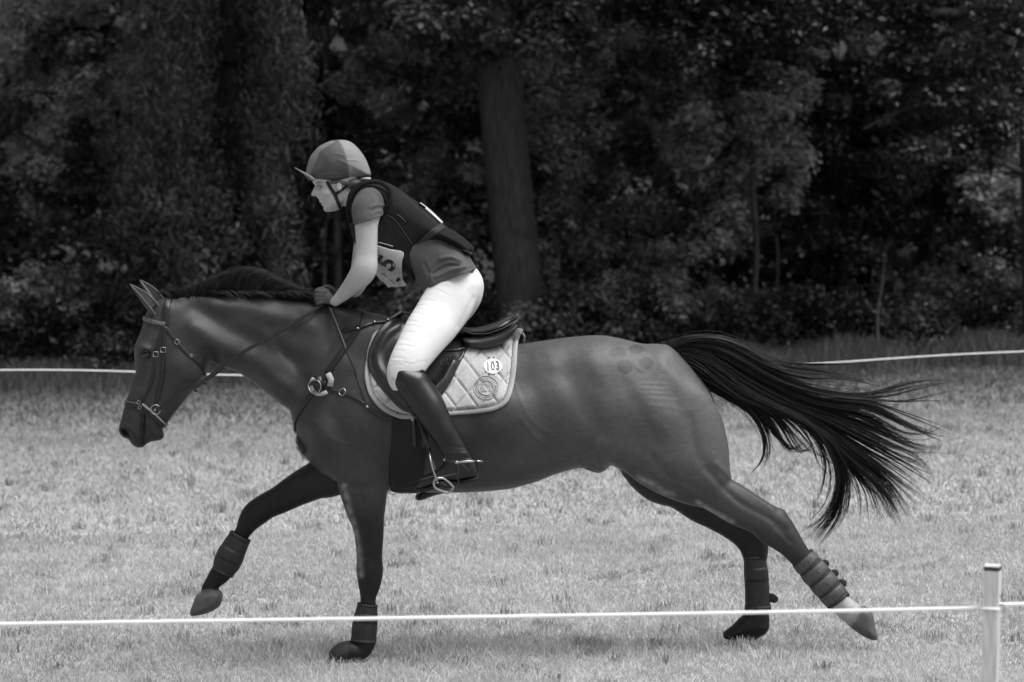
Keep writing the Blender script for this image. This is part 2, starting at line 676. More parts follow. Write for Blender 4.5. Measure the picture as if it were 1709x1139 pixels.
trunk = [(300, 498), (324, 494), (360, 493), (403, 494), (450, 497), (497, 501), (555, 508), (609, 520), (648, 528), (690, 548), (740, 566),
         (800, 574), (850, 575), (874, 574), (910, 568), (954, 563), (999, 560), (1029, 564), (1059, 571), (1077, 574), (1113, 576),
         (1137, 594), (1163, 623), (1187, 657), (1197, 690), (1202, 729), (1206, 762), (1190, 800), (1140, 815), (1080, 800), (1040, 786), (1019, 777), (1011, 782),
         (999, 788), (978, 780), (939, 788), (889, 806), (850, 816), (800, 821), (740, 822), (690, 821), (643, 818), (600, 812), (560, 804), (527, 781),
         (510, 762), (500, 737), (491, 716), (486, 695), (482, 684), (466, 673), (434, 647), (403, 625), (385, 617), (366, 612), (345, 600), (310, 600), (280, 560), (276, 520)]
W = [(290, 520, .075, 26), (320, 505, .06, 24), (330, 560, .09, 30), (400, 505, .065, 30), (400, 560, .095, 45), (400, 600, .085, 30), (480, 520, .075, 36), (480, 600, .12, 60), (480, 660, .13, 45),
     (560, 520, .085, 40), (550, 620, .17, 70), (500, 720, .14, 45), (540, 740, .20, 60), (610, 560, .13, 70), (610, 680, .235, 110), (600, 770, .215, 90), (640, 540, .12, 60), (700, 600, .22, 110),
     (720, 700, .29, 120), (720, 790, .26, 110), (850, 600, .23, 110), (850, 690, .305, 125), (850, 780, .27, 110), (930, 590, .23, 90), (940, 680, .27, 115), (950, 760, .23, 100),
     (1000, 600, .235, 85), (1010, 700, .26, 110), (1020, 760, .24, 60), (1080, 600, .22, 85), (1090, 690, .27, 115), (1110, 780, .24, 60), (1150, 640, .21, 75), (1170, 720, .235, 80), (1190, 780, .20, 50)]
relief = [(((610, 545), (585, 590), (545, 660), (522, 705)), 22, .016), (((575, 545), (535, 600), (500, 655)), 14, -.016), (((612, 725),), 42, .026), (((545, 715),), 28, .022),
          (((660, 800), (668, 740), (672, 690)), 16, -.016), (((640, 640), (600, 655), (560, 720)), 12, -.007), (((570, 780), (600, 795), (640, 790)), 12, .006),
          (((325, 545), (370, 575), (430, 605), (500, 660)), 15, .019), (((330, 512), (385, 545), (440, 572), (500, 600)), 15, -.020), (((360, 505), (440, 520), (520, 545)), 14, .013), (((450, 545), (480, 590), (520, 640)), 9, -.007), (((470, 650), (500, 690)), 9, -.008), (((700, 720), (740, 790)), 12, .004), (((560, 690), (600, 760), (640, 775)), 10, -.006), (((1040, 640), (1075, 700), (1110, 770)), 12, -.006), (((985, 600), (1010, 640), (1000, 690)), 14, .006),
          (((360, 598), (400, 615), (445, 645)), 8, -.010), (((350, 585), (357, 605)), 9, -.028),
          (((908, 577), (922, 590), (924, 606)), 10, .004), (((945, 592),), 24, -.006), (((948, 630), (966, 670), (1000, 715)), 24, -.014), (((930, 635), (948, 668), (980, 715), (1005, 748)), 13, .003),
          (((1020, 730), (1040, 760)), 30, .020), (((880, 760), (930, 745), (985, 765)), 14, -.012), (((860, 800), (930, 780), (1000, 772)), 12, -.006),
          (((1112, 590), (1135, 612), (1150, 640)), 9, -.010), (((1100, 600), (1120, 625), (1138, 655)), 10, .006), (((1125, 660), (1148, 720), (1168, 785)), 13, -.010), (((1060, 660), (1090, 720)), 34, .012),
          (((1188, 690), (1196, 740), (1192, 775)), 12, .010), (((895, 650), (888, 700), (870, 745)), 12, -.0015), (((850, 660), (842, 730)), 12, .0015)]
HF.inflate(trunk, W, 0.0, relief, pw=2.1)

# near hind leg
HF.chain(edges_chain([(1045, 790, 1180, 655, -.135, .40), (1078, 808, 1195, 700, -.145, .50), (1123, 828, 1202, 748, -.150, .62), (1168, 845, 1208, 790, -.145, .78),
                      (1212, 870, 1248, 818, -.14, .76), (1252, 888, 1285, 842, -.135, .72), (1272, 905, 1306, 853, -.13, .70), (1291, 916, 1318, 870, -.13, .70),
                      (1309, 929, 1332, 893, -.13, .72), (1328, 948, 1346, 916, -.125, .78), (1352, 976, 1371, 946, -.12, .80), (1379, 1009, 1403, 982, -.12, .85),
                      (1392, 1022, 1420, 1000, -.12, .85), (1406, 1035, 1432, 1008, -.12, .9)], NY), k=0.030)
HF.ball(P(1302, 858, -.13), [.022, .02, .02], k=.02)
HF.inflate([(1413, 1041), (1424, 1022), (1442, 1011), (1456, 1023), (1460, 1045), (1465, 1064), (1458, 1069), (1437, 1060)], [(1440, 1040, .052, 16), (1460, 1050, .060, 14)], -.12, k=.006, nspl=2)
# far hind leg
HF.chain(edges_chain([(1040, 795, 1160, 690, .135, .40), (1060, 815, 1150, 760, .15, .6), (1116, 845, 1152, 792, .155, .8), (1151, 867, 1182, 822, .155, .8), (1182, 882, 1212, 838, .15, .75),
                      (1207, 895, 1243, 852, .15, .70), (1230, 913, 1266, 873, .15, .70), (1242, 932, 1276, 900, .15, .70), (1245, 956, 1275, 946, .15, .78),
                      (1246, 985, 1273, 985, .15, .8), (1246, 1012, 1277, 1012, .15, .85), (1240, 1030, 1284, 1036, .15, .8), (1230, 1044, 1272, 1054, .15, .85)], FY), k=0.028)
HF.inflate([(1240, 1028), (1222, 1044), (1207, 1057), (1212, 1067), (1245, 1067), (1276, 1060), (1284, 1042), (1268, 1030)], [(1240, 1050, .058, 22)], .15, k=.008)
# near foreleg
HF.chain(edges_chain([(555, 735, 655, 750, -.135, .5), (560, 785, 652, 795, -.145, .62), (568, 815, 646, 826, -.145, .68), (576, 842, 643, 850, -.145, .72), (586, 868, 641, 872, -.14, .74),
                      (592, 898, 640, 898, -.14, .76), (595, 929, 638, 930, -.135, .80), (595, 950, 639, 955, -.13, .84), (598, 974, 635, 976, -.13, .84), (601, 994, 629, 992, -.13, .8),
                      (601, 1015, 627, 1014, -.13, .8), (599, 1040, 627, 1040, -.13, .85), (593, 1064, 628, 1068, -.13, .85), (587, 1078, 620, 1088, -.13, .85), (580, 1085, 606, 1096, -.13, .9)], NY), k=0.028)
HF.inflate([(578, 1070), (600, 1072), (610, 1090), (602, 1101), (585, 1106), (562, 1104), (548, 1094), (558, 1078)], [(578, 1088, .056, 20)], -.13, k=.008)
# far foreleg
HF.chain(edges_chain([(555, 735, 640, 790, .13, .5), (530, 762, 575, 822, .14, .7), (510, 776, 545, 828, .14, .74), (488, 790, 518, 838, .14, .76), (455, 814, 484, 852, .14, .8),
                      (434, 826, 460, 862, .14, .84), (414, 840, 443, 873, .14, .86), (402, 857, 431, 881, .14, .86), (396, 876, 420, 892, .14, .82),
                      (383, 902, 405, 914, .14, .8), (368, 928, 393, 940, .14, .82), (355, 946, 386, 962, .14, .86), (344, 966, 370, 975, .14, .86), (336, 982, 362, 986, .14, .9)], FY), k=0.028)
HF.inflate([(329, 992), (348, 985), (366, 985), (372, 994), (367, 1012), (346, 1024), (321, 1029), (317, 1022), (323, 1006)], [(345, 1008, .056, 13)], .14, k=.006, nspl=2)
# head
head = [(262, 503), (248, 518), (241, 531), (235, 553), (226, 574), (224, 583), (225, 600), (226, 622), (222, 636), (216, 655), (209, 674), (204, 693),
        (199, 712), (199, 722), (205, 730), (214, 733), (219, 741), (228, 747), (238, 747), (244, 742), (252, 738), (262, 736), (270, 734), (274, 727), (271, 716),
        (279, 707), (292, 689), (308, 670), (327, 648), (341, 632), (347, 612), (345, 590), (335, 560), (320, 530), (300, 505), (280, 497)]
Wh = [(262, 515, .075, 26), (250, 545, .09, 28), (240, 585, .098, 26), (275, 570, .098, 40), (310, 560, .088, 34), (300, 600, .096, 40), (325, 620, .082, 26), (270, 620, .090, 36), (238, 625, .066, 22), (300, 660, .066, 28),
      (250, 655, .070, 30), (222, 665, .052, 20), (272, 685, .054, 26), (235, 695, .056, 26), (212, 712, .056, 17), (232, 730, .050, 18), (262, 722, .042, 16)]
rh = [(((302, 612),), 30, .020), (((262, 600), (252, 632), (243, 660)), 6, .014), (((275, 625), (262, 660)), 13, -.015), (((248, 600), (240, 640)), 8, -.008), (((228, 579), (240, 578), (251, 582)), 6, .014), (((241, 593),), 9, -.010),
      (((262, 548),), 12, -.010), (((234, 600), (234, 640)), 6, -.006), (((241, 692), (240, 715), (239, 740)), 3.2, -.018), (((250, 706), (264, 722)), 8, .010), (((225, 700), (230, 725)), 8, .006), (((207, 706), (217, 712), (221, 722)), 5, .010),
      (((343, 590), (341, 622), (318, 650)), 5, .009), (((288, 690), (300, 660)), 8, -.008), (((222, 690), (212, 700)), 8, .004)]
HF.inflate(head, Wh, 0.0, rh, k=0.022, nspl=4)
# nostrils and mouth slit
for s in (-1, 1):
    HF.chain(np.array([[*P(202, 716, s * .045), .0055, 3.5], [*P(208, 721.5, s * .050), .0110, 2.8], [*P(217, 730, s * .054), .0065, 3]]), k=.004, sub=True)
HF.ball(P(243, 592, -.098), [.019, .022, .015], k=.012, sub=True)
HF.ball(P(243, 592, .098), [.019, .022, .015], k=.012, sub=True)
# dock of the tail
HF.chain(np.array([[*P(1085, 600, 0), .035, 1], [*P(1125, 590, 0), .030, 1], [*P(1165, 602, 0), .020, 1], [*P(1195, 630, 0), .012, 1]]), k=.02)
# sheath
HF.ball(P(995, 776, 0), [.05, .04, .03], k=.03)
hv, hq = HF.mesh()
hv = relax(hv, hq, 3)
hx, hy = PX(hv)

def seg_d(x, y, pts):
    d, _, _ = near_poly(x, y, np.asarray(pts, float), closed=False)
    return d

def sstep(a, b, x):
    t = np.clip((x - a) / (b - a), 0, 1)
    return t * t * (3 - 2 * t)

tone = np.full(len(hv), 0.050)
near = hv[:, 1] < 0
# dark points of a bay: legs, muzzle; far legs darker overall
fz = sstep(800, 900, hy + np.clip(560 - hx, 0, 160) * .5) * (hx < 660)
tone = tone * (1 - .70 * fz)
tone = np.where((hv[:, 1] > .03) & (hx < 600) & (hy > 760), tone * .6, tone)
hz = sstep(840, 960, hy + np.where(near, 0, 60)) * (hx > 1000)
tone = tone * (1 - .62 * hz)
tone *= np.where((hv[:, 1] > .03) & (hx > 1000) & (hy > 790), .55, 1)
hd = sstep(640, 735, hy) * (hx < 300)
tone *= 1 - .45 * hd
tone *= 1 - .55 * np.exp(-(np.hypot((hx - 242) / 14, (hy - 591) / 9)) ** 2) * (hx < 300)  # lid shadow round the eye painted into the coat
# side light painted in: neck darker, quarters lighter; slightly paler face flats
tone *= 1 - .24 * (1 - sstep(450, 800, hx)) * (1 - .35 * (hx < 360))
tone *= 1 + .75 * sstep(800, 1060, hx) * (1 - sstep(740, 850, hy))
tone = np.where((hx > 968) & (hx < 1024) & (hy > 776) & (np.abs(hv[:, 1]) < .12), .012, tone)
# brushed clover quarter mark
if True:
    q = np.zeros(len(hv))
    for cx, cy, rx, ry in ((1032, 589, 18, 11), (1043, 612, 15, 14), (1078, 607, 15, 12), (1062, 583, 15, 9)):
        q = np.maximum(q, 1 - sstep(.8, 1.1, np.hypot((hx - cx) / rx, (hy - cy) / ry)))
    stem = 1 - sstep(1.5, 3.5, seg_d(hx, hy, ((1056, 604), (1062, 616), (1071, 623))))
    q = np.maximum(q, stem)
    q *= sstep(1.0, 3.5, seg_d(hx, hy, ((1022, 600), (1045, 598), (1052, 600)))) * sstep(1, 3.5, seg_d(hx, hy, ((1043, 575), (1050, 594)))) * sstep(.5, 3, seg_d(hx, hy, ((1056, 604), (1075, 618))))
    tone = np.where(near & (hx > 1000) & (hy < 660), tone * (1 - .42 * q + .9 * q * (1 - q)), tone)
    lines = np.zeros(len(hv))
    for yy in (612, 618, 624, 630, 636):
        lines = np.maximum(lines, 1 - sstep(.6, 2.2, seg_d(hx, hy, ((1088, yy), (1112, yy + 2)))))
    tone = np.where(near, tone * (1 + .12 * lines), tone)
# dried sweat along the thigh, paler strip down the foreleg
def mark(pts, w, val):
    global tone
    a = np.exp(-(seg_d(hx, hy, pts) / w) ** 2)
    nz = np.array([noise.noise(Vector((x * .09, y * .09, 0))) for x, y in zip(hx[a > .02], hy[a > .02])])
    b = np.zeros(len(hv)); b[a > .02] = a[a > .02] * np.clip(.75 + .8 * nz, 0, 1)
    tone = tone + np.where(near, b * (val - tone), 0)
mark(((1066, 797), (1085, 806), (1105, 820), (1122, 826)), 4.5, .26)
mark(((1165, 838), (1190, 853), (1222, 870)), 4.0, .26)
mark(((574, 812), (583, 850), (592, 880), (599, 920), (602, 960)), 5, .20)
mark(((300, 498), (322, 495)), 3, .16)
# pale hind pastern, grey hooves
pz = near & (hx > 1390) & (hy > 975)
tone = np.where(pz, (.36 - .27 * sstep(1436, 1452, hx + .55 * (hy - 1000))), tone)
tone = np.where((hx < 380) & (hy > 985), .085, tone)
tone = np.where((hx > 545) & (hx < 582) & (hy > 1066), .035, tone)
tone *= 1 - .6 * np.exp(-(np.hypot((hx - 208) / 8, (hy - 722) / 8)) ** 2)
tone *= 1 - .5 * np.exp(-(seg_d(hx, hy, ((242, 694), (240, 715), (239, 741))) / 2.5) ** 2)
ns = np.array([noise.noise(Vector(v * 7)) for v in hv])
tone = tone * (1 + .16 * ns)

m_coat = mat("horse_coat", rough=.46, spec=.30, attr='tone', noise_amt=.13, noise_scale=38, bump=.0016, bump_scale=150, stretch=(1, 1, 1.8))
m_dark = mat("dark_hair", .014, .45, .4)
m_eye = mat("eye", .01, .08, .6)
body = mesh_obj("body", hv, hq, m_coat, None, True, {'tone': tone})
def normals(o):
    n = np.zeros(len(o.data.vertices) * 3, np.float32)
    o.data.vertices.foreach_get('normal', n)
    return n.reshape(-1, 3)
def crease(o, lines, extra=None):
    """push a finished surface in and out along short folds given in picture points: (points, width px, height m)"""
    V = np.zeros(len(o.data.vertices) * 3, np.float32); o.data.vertices.foreach_get('co', V); V = V.reshape(-1, 3)
    N = normals(o)
    x, y = PX(V)
    h = np.zeros(len(V))
    for pts, w, a in lines:
        pts = spline(pts, 4) if len(pts) > 2 else np.array(pts, float)
        h += a * np.exp(-(seg_d(x, y, pts) / w) ** 2)
    if extra is not None:
        h += extra(x, y, V)
    h = np.where(N[:, 1] < .5, h, 0)
    o.data.vertices.foreach_set('co', (V + N * h[:, None]).astype(np.float32).ravel())
    o.data.update()
crease(body, [
    (((604, 830), (612, 870), (616, 930)), 4, -.005), (((628, 830), (629, 880), (627, 930)), 5, .004), (((618, 948), (616, 962)), 7, .005), (((618, 978), (616, 1000)), 3, -.004),
    (((1195, 775), (1240, 815), (1290, 850)), 5, .006), (((1180, 785), (1230, 835), (1285, 866), (1310, 885)), 6, -.008), (((1140, 815), (1200, 850), (1260, 880)), 7, .005), (((1296, 880), (1320, 905)), 4, -.005),
    (((1085, 760), (1120, 800)), 8, -.007), (((1150, 700), (1165, 760), (1195, 790)), 9, -.006), (((460, 830), (500, 812), (545, 800)), 6, -.004), (((418, 855), (425, 862)), 6, .004),
    (((545, 790), (575, 808), (610, 815), (640, 806)), 6, -.006), (((600, 765), (625, 790)), 12, .007), (((870, 700), (900, 735), (960, 765)), 3, .0022), (((858, 640), (885, 700), (930, 730)), 2.5, .0020),
    (((520, 700), (560, 735), (600, 745)), 3, .0020), (((420, 560), (450, 575), (470, 600)), 2.2, .0016), (((300, 640), (285, 665), (275, 690)), 2.2, .0022), (((270, 610), (262, 640), (262, 665)), 2.0, .0018),
    (((905, 760), (870, 775), (835, 778), (800, 770)), 1.8, .0022), (((870, 775), (850, 790), (820, 796)), 1.5, .0018), (((590, 850), (598, 890), (606, 930)), 1.6, .0018), (((1060, 770), (1100, 795), (1150, 815)), 2.0, .0022), (((560, 610), (545, 645), (535, 690)), 2.2, .0020), (((650, 700), (640, 735), (655, 770)), 5, -.004), (((1005, 735), (985, 752), (955, 760)), 5, .005), (((1000, 752), (1030, 768)), 4, -.006), (((1070, 640), (1110, 642)), 1.6, .0013), (((1072, 648), (1115, 650)), 1.6, .0013), (((1066, 656), (1120, 658)), 1.6, .0011), (((1085, 665), (1130, 668)), 1.6, .0016), (((1080, 676), (1130, 682)), 1.6, .0014)],
    lambda x, y, V: .0016 * np.array([noise.noise(Vector(v * 9)) + .5 * noise.noise(Vector(v * 24)) for v in V]))
adopt(body, horse)
HB = bvh_of(body)

for s in (-1, 1):
    e = MB().ball(P(244, 592, s * .086), [.021, .015, .017], 16, 10)
    e.build("eye", m_eye, horse)
    lid = MB()
    c = P(243, 591, s * .096)
    lid.tube([c + np.array([-.022, s * -.004, -.004]), c + np.array([-.012, s * .004, .009]), c + np.array([.004, s * .006, .012]), c + np.array([.02, s * .0, .002])], [.002, .0042, .0045, .002], 6)
    lid.build("eyelid", m_dark, horse)

# ears: open funnels
m_ear = mat("ear_hair", rough=.7, attr='tone', bump=.001, bump_scale=400, stretch=(1, 1, 3))
def ear(base, tip, half, depth, opening, sy):
    """shell whose mouth faces 'opening' (world vector)"""
    base = np.array(base); tip = np.array(tip)
    ax = tip - base; L = np.linalg.norm(ax); ax /= L
    o = np.array(opening, float); o -= ax * (o @ ax); o /= np.linalg.norm(o)
    s = np.cross(ax, o)
    V, F, T = [], [], []
    n, k = 14, 13
    for lay, th in ((0, 0.0), (1, .0045)):
        for i in range(n + 1):
            t = i / n
            w = half * (math.sin(math.pi * min(1, (.28 + .72 * t)) ** .9) ** .75 if t < .999 else 0.0) * (1 - .25 * t) + .0005
            c = base + ax * L * t + o * (.012 * math.sin(t * math.pi))
            for j in range(k):
                a = R(-128) + R(256) * j / (k - 1)
                rr = w - th if w > th else w * .5
                V.append(c - o * math.cos(a) * rr * depth + s * math.sin(a) * rr)
                rim = abs(j - (k - 1) / 2) / ((k - 1) / 2)
                T.append((.27 - .12 * abs(math.sin(j * 2.3 + t * 3))) if (lay == 1 and t > .12) else (.16 if rim > .88 else .045))
    m = (n + 1) * k
    for lay in (0, 1):
        for i in range(n):
            for j in range(k - 1):
                q = [lay * m + i * k + j, lay * m + (i + 1) * k + j, lay * m + (i + 1) * k + j + 1, lay * m + i * k + j + 1]
                F.append(q if lay == 0 else q[::-1])
    for i in range(n):
        for j in (0, k - 1):
            F.append([i * k + j, (i + 1) * k + j, m + (i + 1) * k + j, m + i * k + j])
    o_ = mesh_obj("ear", V, F, m_ear, None, True, {'tone': T})
    adopt(o_, horse)
ear(P(262, 522, -.055), P(216, 474, -.075), .032, .85, (.55, -.75, .45), -1)
ear(P(268, 508, .05), P(233, 467, .07), .031, .85, (.45, -.85, .30), 1)

# ---------------------------------------------- hair
def strands(name, guides, count, m, r0=.0016, jit=.010, yspread=.05, lift=.01, parent=None, tipf=.35, seg=4, clump=6, keepmin=.55):
    """guides: list of arrays (x,y,z); strands run between neighbouring guides"""
    gs = []
    for g in guides:
        s = spline(g, 6)
        L = np.concatenate([[0], np.cumsum(np.linalg.norm(np.diff(s, axis=0), axis=1))])
        t = np.linspace(0, L[-1], 22)
        gs.append(np.stack([np.interp(t, L, s[:, c]) for c in range(3)], 1))
    gs = np.array(gs)
    V, F = [], []
    tt = np.linspace(0, 1, 22)
    base = 0
    for c in range(count // clump):
        g = rng.integers(0, len(gs) - 1)
        f = rng.beta(.6, .6)
        f0 = rng.random()
        mix = (f * tt ** 1.0 + f0 * (1 - tt))[:, None]
        cen = gs[g] * (1 - mix) + gs[g + 1] * mix
        wav = (rng.normal(0, 1, 3) * jit * 1.6)[None] * np.sin(tt * math.pi * rng.uniform(.8, 2.2) + rng.uniform(0, 6))[:, None] * (tt ** 1.2)[:, None]
        cen = cen + wav + np.array([0, 1, 0])[None] * (rng.normal(0, yspread) * np.minimum(1, tt * 3 + .45))[:, None]
        Lc = rng.uniform(keepmin, 1.0) if rng.random() < .6 else 1.0
        for k in range(clump):
            off = rng.normal(0, 1, 3) * jit
            off2 = rng.normal(0, 1, 3) * jit * .30
            path = cen + off[None] * (1 - tt)[:, None] + off2[None] * tt[:, None] * (1 + .6 * np.sin(tt * 5 + k))[:, None]
            Lk = Lc * rng.uniform(.85, 1)
            ts = np.linspace(0, Lk, 16)
            p = np.stack([np.interp(ts, tt, path[:, j]) for j in range(3)], 1)
            rr = r0 * rng.uniform(.6, 1.5) * np.interp(np.linspace(0, 1, 16), [0, .08, .6, 1], [.8, 1, .8, .12])
            T = np.gradient(p, axis=0); T /= np.linalg.norm(T, axis=1)[:, None] + 1e-9
            s1 = np.cross(T, [0, 1, 0]); s1 /= np.linalg.norm(s1, axis=1)[:, None] + 1e-9
            s2 = np.cross(T, s1)
            ring = np.stack([p + rr[:, None] * (s1 * math.cos(a) + s2 * math.sin(a)) for a in (0, 2.094, 4.189)], 1).reshape(-1, 3)
            V.append(ring)
            i = np.arange(15)[:, None] * 3
            for a in range(3):
                b = (a + 1) % 3
                F.append(np.concatenate([base + i + a, base + i + 3 + a, base + i + 3 + b, base + i + b], 1))
            base += 48
    o = mesh_obj(name, np.concatenate(V), np.concatenate(F), m, None, True)
    if parent is not None:
        adopt(o, parent)
    return o

def T8(pts, y0=0.0, y1=0.0, s=2.848, ox=1100, oy=530):
    pts = list(pts); (a0, b0), (a1, b1) = pts[-2], pts[-1]
    pts[-1] = (a1 + (a1 - a0) * .16, b1 + (b1 - b0) * .16)
    n = len(pts)
    return np.array([P(ox + a / s, oy + b / s, y0 + (y1 - y0) * i / max(1, n - 1)) for i, (a, b) in enumerate(pts)])
m_tail = mat("tail_hair", .011, .5, .22, noise_amt=.35, noise_scale=30)
m_mane = mat("mane_hair", .011, .5, .45, noise_amt=.3, noise_scale=30)
tg = [
 [(45, 140), (150, 96), (280, 92), (400, 130), (520, 190), (640, 215), (780, 210), (940, 207)],
 [(50, 145), (160, 110), (300, 110), (450, 180), (600, 240), (760, 265), (900, 300), (1040, 335)],
 [(55, 150), (200, 120), (340, 150), (520, 260), (700, 330), (860, 366), (1010, 362), (1120, 322), (1250, 294), (1395, 297)],
 [(60, 150), (200, 130), (350, 180), (540, 290), (720, 345), (880, 380), (1020, 385), (1150, 380), (1260, 338), (1395, 298)],
 [(65, 155), (220, 140), (380, 220), (580, 330), (780, 400), (940, 400), (1050, 425), (1170, 490), (1280, 550), (1385, 605)],
 [(70, 158), (220, 150), (400, 250), (600, 360), (800, 420), (980, 450), (1120, 530), (1200, 556), (1290, 540), (1360, 495)],
 [(75, 160), (220, 160), (400, 270), (600, 380), (820, 450), (1000, 510), (1130, 580), (1230, 620), (1330, 625)],
 [(80, 165), (220, 170), (400, 290), (600, 400), (800, 480), (960, 560), (1100, 620), (1220, 660), (1298, 748)],
 [(85, 170), (230, 180), (400, 310), (600, 420), (780, 500), (930, 590), (1060, 660), (1180, 730), (1290, 812)],
 [(90, 175), (230, 190), (400, 320), (600, 430), (780, 520), (920, 620), (1060, 720), (1160, 790), (1262, 858)],
 [(90, 180), (230, 200), (400, 330), (590, 430), (770, 520), (900, 630), (1010, 720), (1100, 800), (1190, 942)],
 [(95, 185), (240, 210), (400, 335), (590, 435), (760, 530), (880, 640), (1000, 740), (1090, 830), (1150, 955)],
 [(95, 190), (240, 215), (400, 340), (580, 440), (740, 540), (860, 640), (950, 740), (1030, 800), (1070, 900), (1122, 990)],
 [(95, 195), (240, 225), (400, 340), (580, 430), (720, 490), (800, 570), (860, 660), (890, 760), (880, 860), (860, 950), (770, 1075)],
 [(100, 200), (240, 235), (400, 340), (570, 420), (700, 480), (790, 570), (840, 660), (870, 760), (850, 870), (800, 970), (725, 1058)],
 [(105, 205), (250, 250), (400, 350), (560, 420), (690, 480), (780, 580), (830, 680), (845, 780), (825, 870), (770, 950), (675, 1008)],
 [(110, 215), (260, 280), (400, 370), (520, 420), (620, 480), (700, 560), (740, 640), (800, 690), (835, 715)],
 [(120, 230), (270, 310), (400, 390), (500, 440), (570, 530), (610, 620), (650, 660), (700, 600), (730, 535)],
 [(130, 245), (270, 330), (390, 400), (470, 460), (540, 540), (590, 600), (620, 650), (650, 662)],
 [(140, 260), (270, 345), (380, 410), (440, 460), (490, 540), (502, 610), (490, 680), (430, 742)],
]
tgw = [T8(g, 0, (-.05 if i % 2 else .06)) for i, g in enumerate(tg)]
# fuller guides weighted by repeating the heavy locks
order = [0, 1, 2, 3, 4, 5, 6, 7, 8, 9, 10, 11, 12, 13, 14, 15, 16, 17, 18, 19]
tail = strands("tail", [tgw[i] for i in order], 1800, m_tail, r0=.0018, jit=.0075, yspread=.022, parent=None, clump=12, keepmin=.75)
heavy = strands("tail", [tgw[i] for i in (4, 6, 8, 9, 10, 11, 12, 13, 14, 15)], 1500, m_tail, r0=.0022, jit=.009, yspread=.022, clump=14, keepmin=.8)
rootm = strands("tail", [T8(g, 0, .0) for g in (
    [(45, 140), (150, 96), (280, 92), (400, 130), (520, 190), (640, 230)], [(55, 150), (160, 120), (300, 150), (450, 230), (600, 310), (760, 380)],
    [(60, 160), (170, 150), (300, 220), (450, 300), (620, 400), (780, 500)], [(75, 175), (180, 190), (300, 280), (440, 360), (600, 440), (760, 540)],
    [(90, 190), (180, 230), (290, 320), (400, 390), (520, 430), (640, 500)], [(110, 215), (190, 270), (270, 350), (350, 400), (430, 450), (500, 520)])],
    1100, m_tail, r0=.0024, jit=.010, yspread=.026, clump=8, keepmin=.7)
lock = strands("tail", [tgw[19], tgw[19] + .006, tgw[19] - .006], 60, m_tail, r0=.0019, jit=.004, yspread=.004, clump=10)
lock2 = strands("tail", [tgw[2], tgw[2] + .006, tgw[3]], 50, m_tail, r0=.0014, jit=.004, yspread=.004, clump=8)

def join(objs, parent=None):
    V, F, off = [], [], 0
    for o in objs:
        n = len(o.data.vertices)
        a = np.zeros(n * 3, np.float32); o.data.vertices.foreach_get('co', a)
        f = np.zeros(len(o.data.loops), np.int32); o.data.loops.foreach_get('vertex_index', f)
        V.append(a.reshape(-1, 3)); F.append(f.reshape(-1, 4) + off); off += n
    m = objs[0].data.materials[0]; nm = objs[0].name
    for o in objs:
        me = o.data
        bpy.data.objects.remove(o); bpy.data.meshes.remove(me)
    o = mesh_obj(nm, np.concatenate(V), np.concatenate(F), m, None, True)
    if parent is not None:
        adopt(o, parent)
    return o
wisp = strands("tail", [tgw[i] for i in order], 520, m_tail, r0=.0009, jit=.019, yspread=.03, clump=3, keepmin=.85)
join([tail, heavy, rootm, lock, lock2, wisp], horse)

# mane: blown up off the crest
mg = []
for (bx, by, pts) in (
    (312, 497, [(300, 489), (292, 487), (286, 490)]), (322, 496, [(326, 482), (322, 474), (316, 470)]), (335, 496, [(345, 474), (360, 462), (378, 456)]),
    (355, 496, [(368, 468), (388, 452), (410, 447)]), (378, 496, [(388, 466), (408, 450), (430, 448)]), (400, 496, [(410, 466), (430, 452), (455, 456)]),
    (425, 498, [(436, 472), (455, 462), (478, 470)]), (450, 500, [(462, 480), (482, 474), (502, 480)]), (475, 502, [(488, 488), (508, 484), (528, 494)]),
    (505, 504, [(520, 494), (545, 500), (572, 504)]), (540, 508, [(560, 498), (590, 500), (615, 508)]), (575, 514, [(595, 505), (620, 506), (640, 514)])):
    mg.append(np.array([P(bx, by + 3, 0)] + [P(a, b, -.02) for a, b in pts]))
mn = [strands("mane", mg, 1100, m_mane, r0=.0016, jit=.007, yspread=.016, clump=3, keepmin=.6)]
mg2 = [np.array([P(b, 500 + max(0, (b - 500) * .14), 0), P(b + 6, 488 + max(0, (b - 500) * .14), -.035), P(b + 20, 490 + max(0, (b - 500) * .14), -.055), P(b + 34, 499 + max(0, (b - 500) * .14), -.068)]) for b in range(335, 610, 22)]
mn.append(strands("mane", mg2, 500, m_mane, r0=.0016, jit=.006, yspread=.01, clump=3))
fl = [np.array([P(285, 503, -.01), P(278, 492, -.01), P(268, 490, -.015), P(258, 497, -.02)]), np.array([P(292, 500, .01), P(284, 486, .01), P(270, 482, 0), P(262, 488, 0)]), np.array([P(318, 494, .0), P(300, 486, .0), P(285, 486, 0), P(272, 492, 0)])]
mn.append(strands("mane", fl, 130, m_mane, r0=.0012, jit=.005, yspread=.02, clump=5))
mn.append(strands("mane", mg, 260, m_mane, r0=.0008, jit=.014, yspread=.02, clump=2, keepmin=.8))
join(mn, horse)
# ============================================================ TACK LAID ON THE HORSE
m_leather = mat("black_leather", .018, .33, .5, noise_amt=.3, noise_scale=25, bump=.0006, bump_scale=180)
m_strap = mat("brown_leather_strap", .013, .36, .5, noise_amt=.25, noise_scale=60)
m_steel = mat("steel", .42, .30, .5, metal=1.0)
m_pad = mat("pad_cloth", rough=.85, spec=.2, attr='tone', noise_amt=.10, noise_scale=90, bump=.0015, bump_scale=500)
m_fleece = mat("fleece", .42, .95, .1, noise_amt=.25, noise_scale=120, bump=.003, bump_scale=240)
m_elastic = mat("dark_webbing", .016, .7, .3, bump=.001, bump_scale=600)
m_thread = mat("grey_stitching", .16, .7, .2)

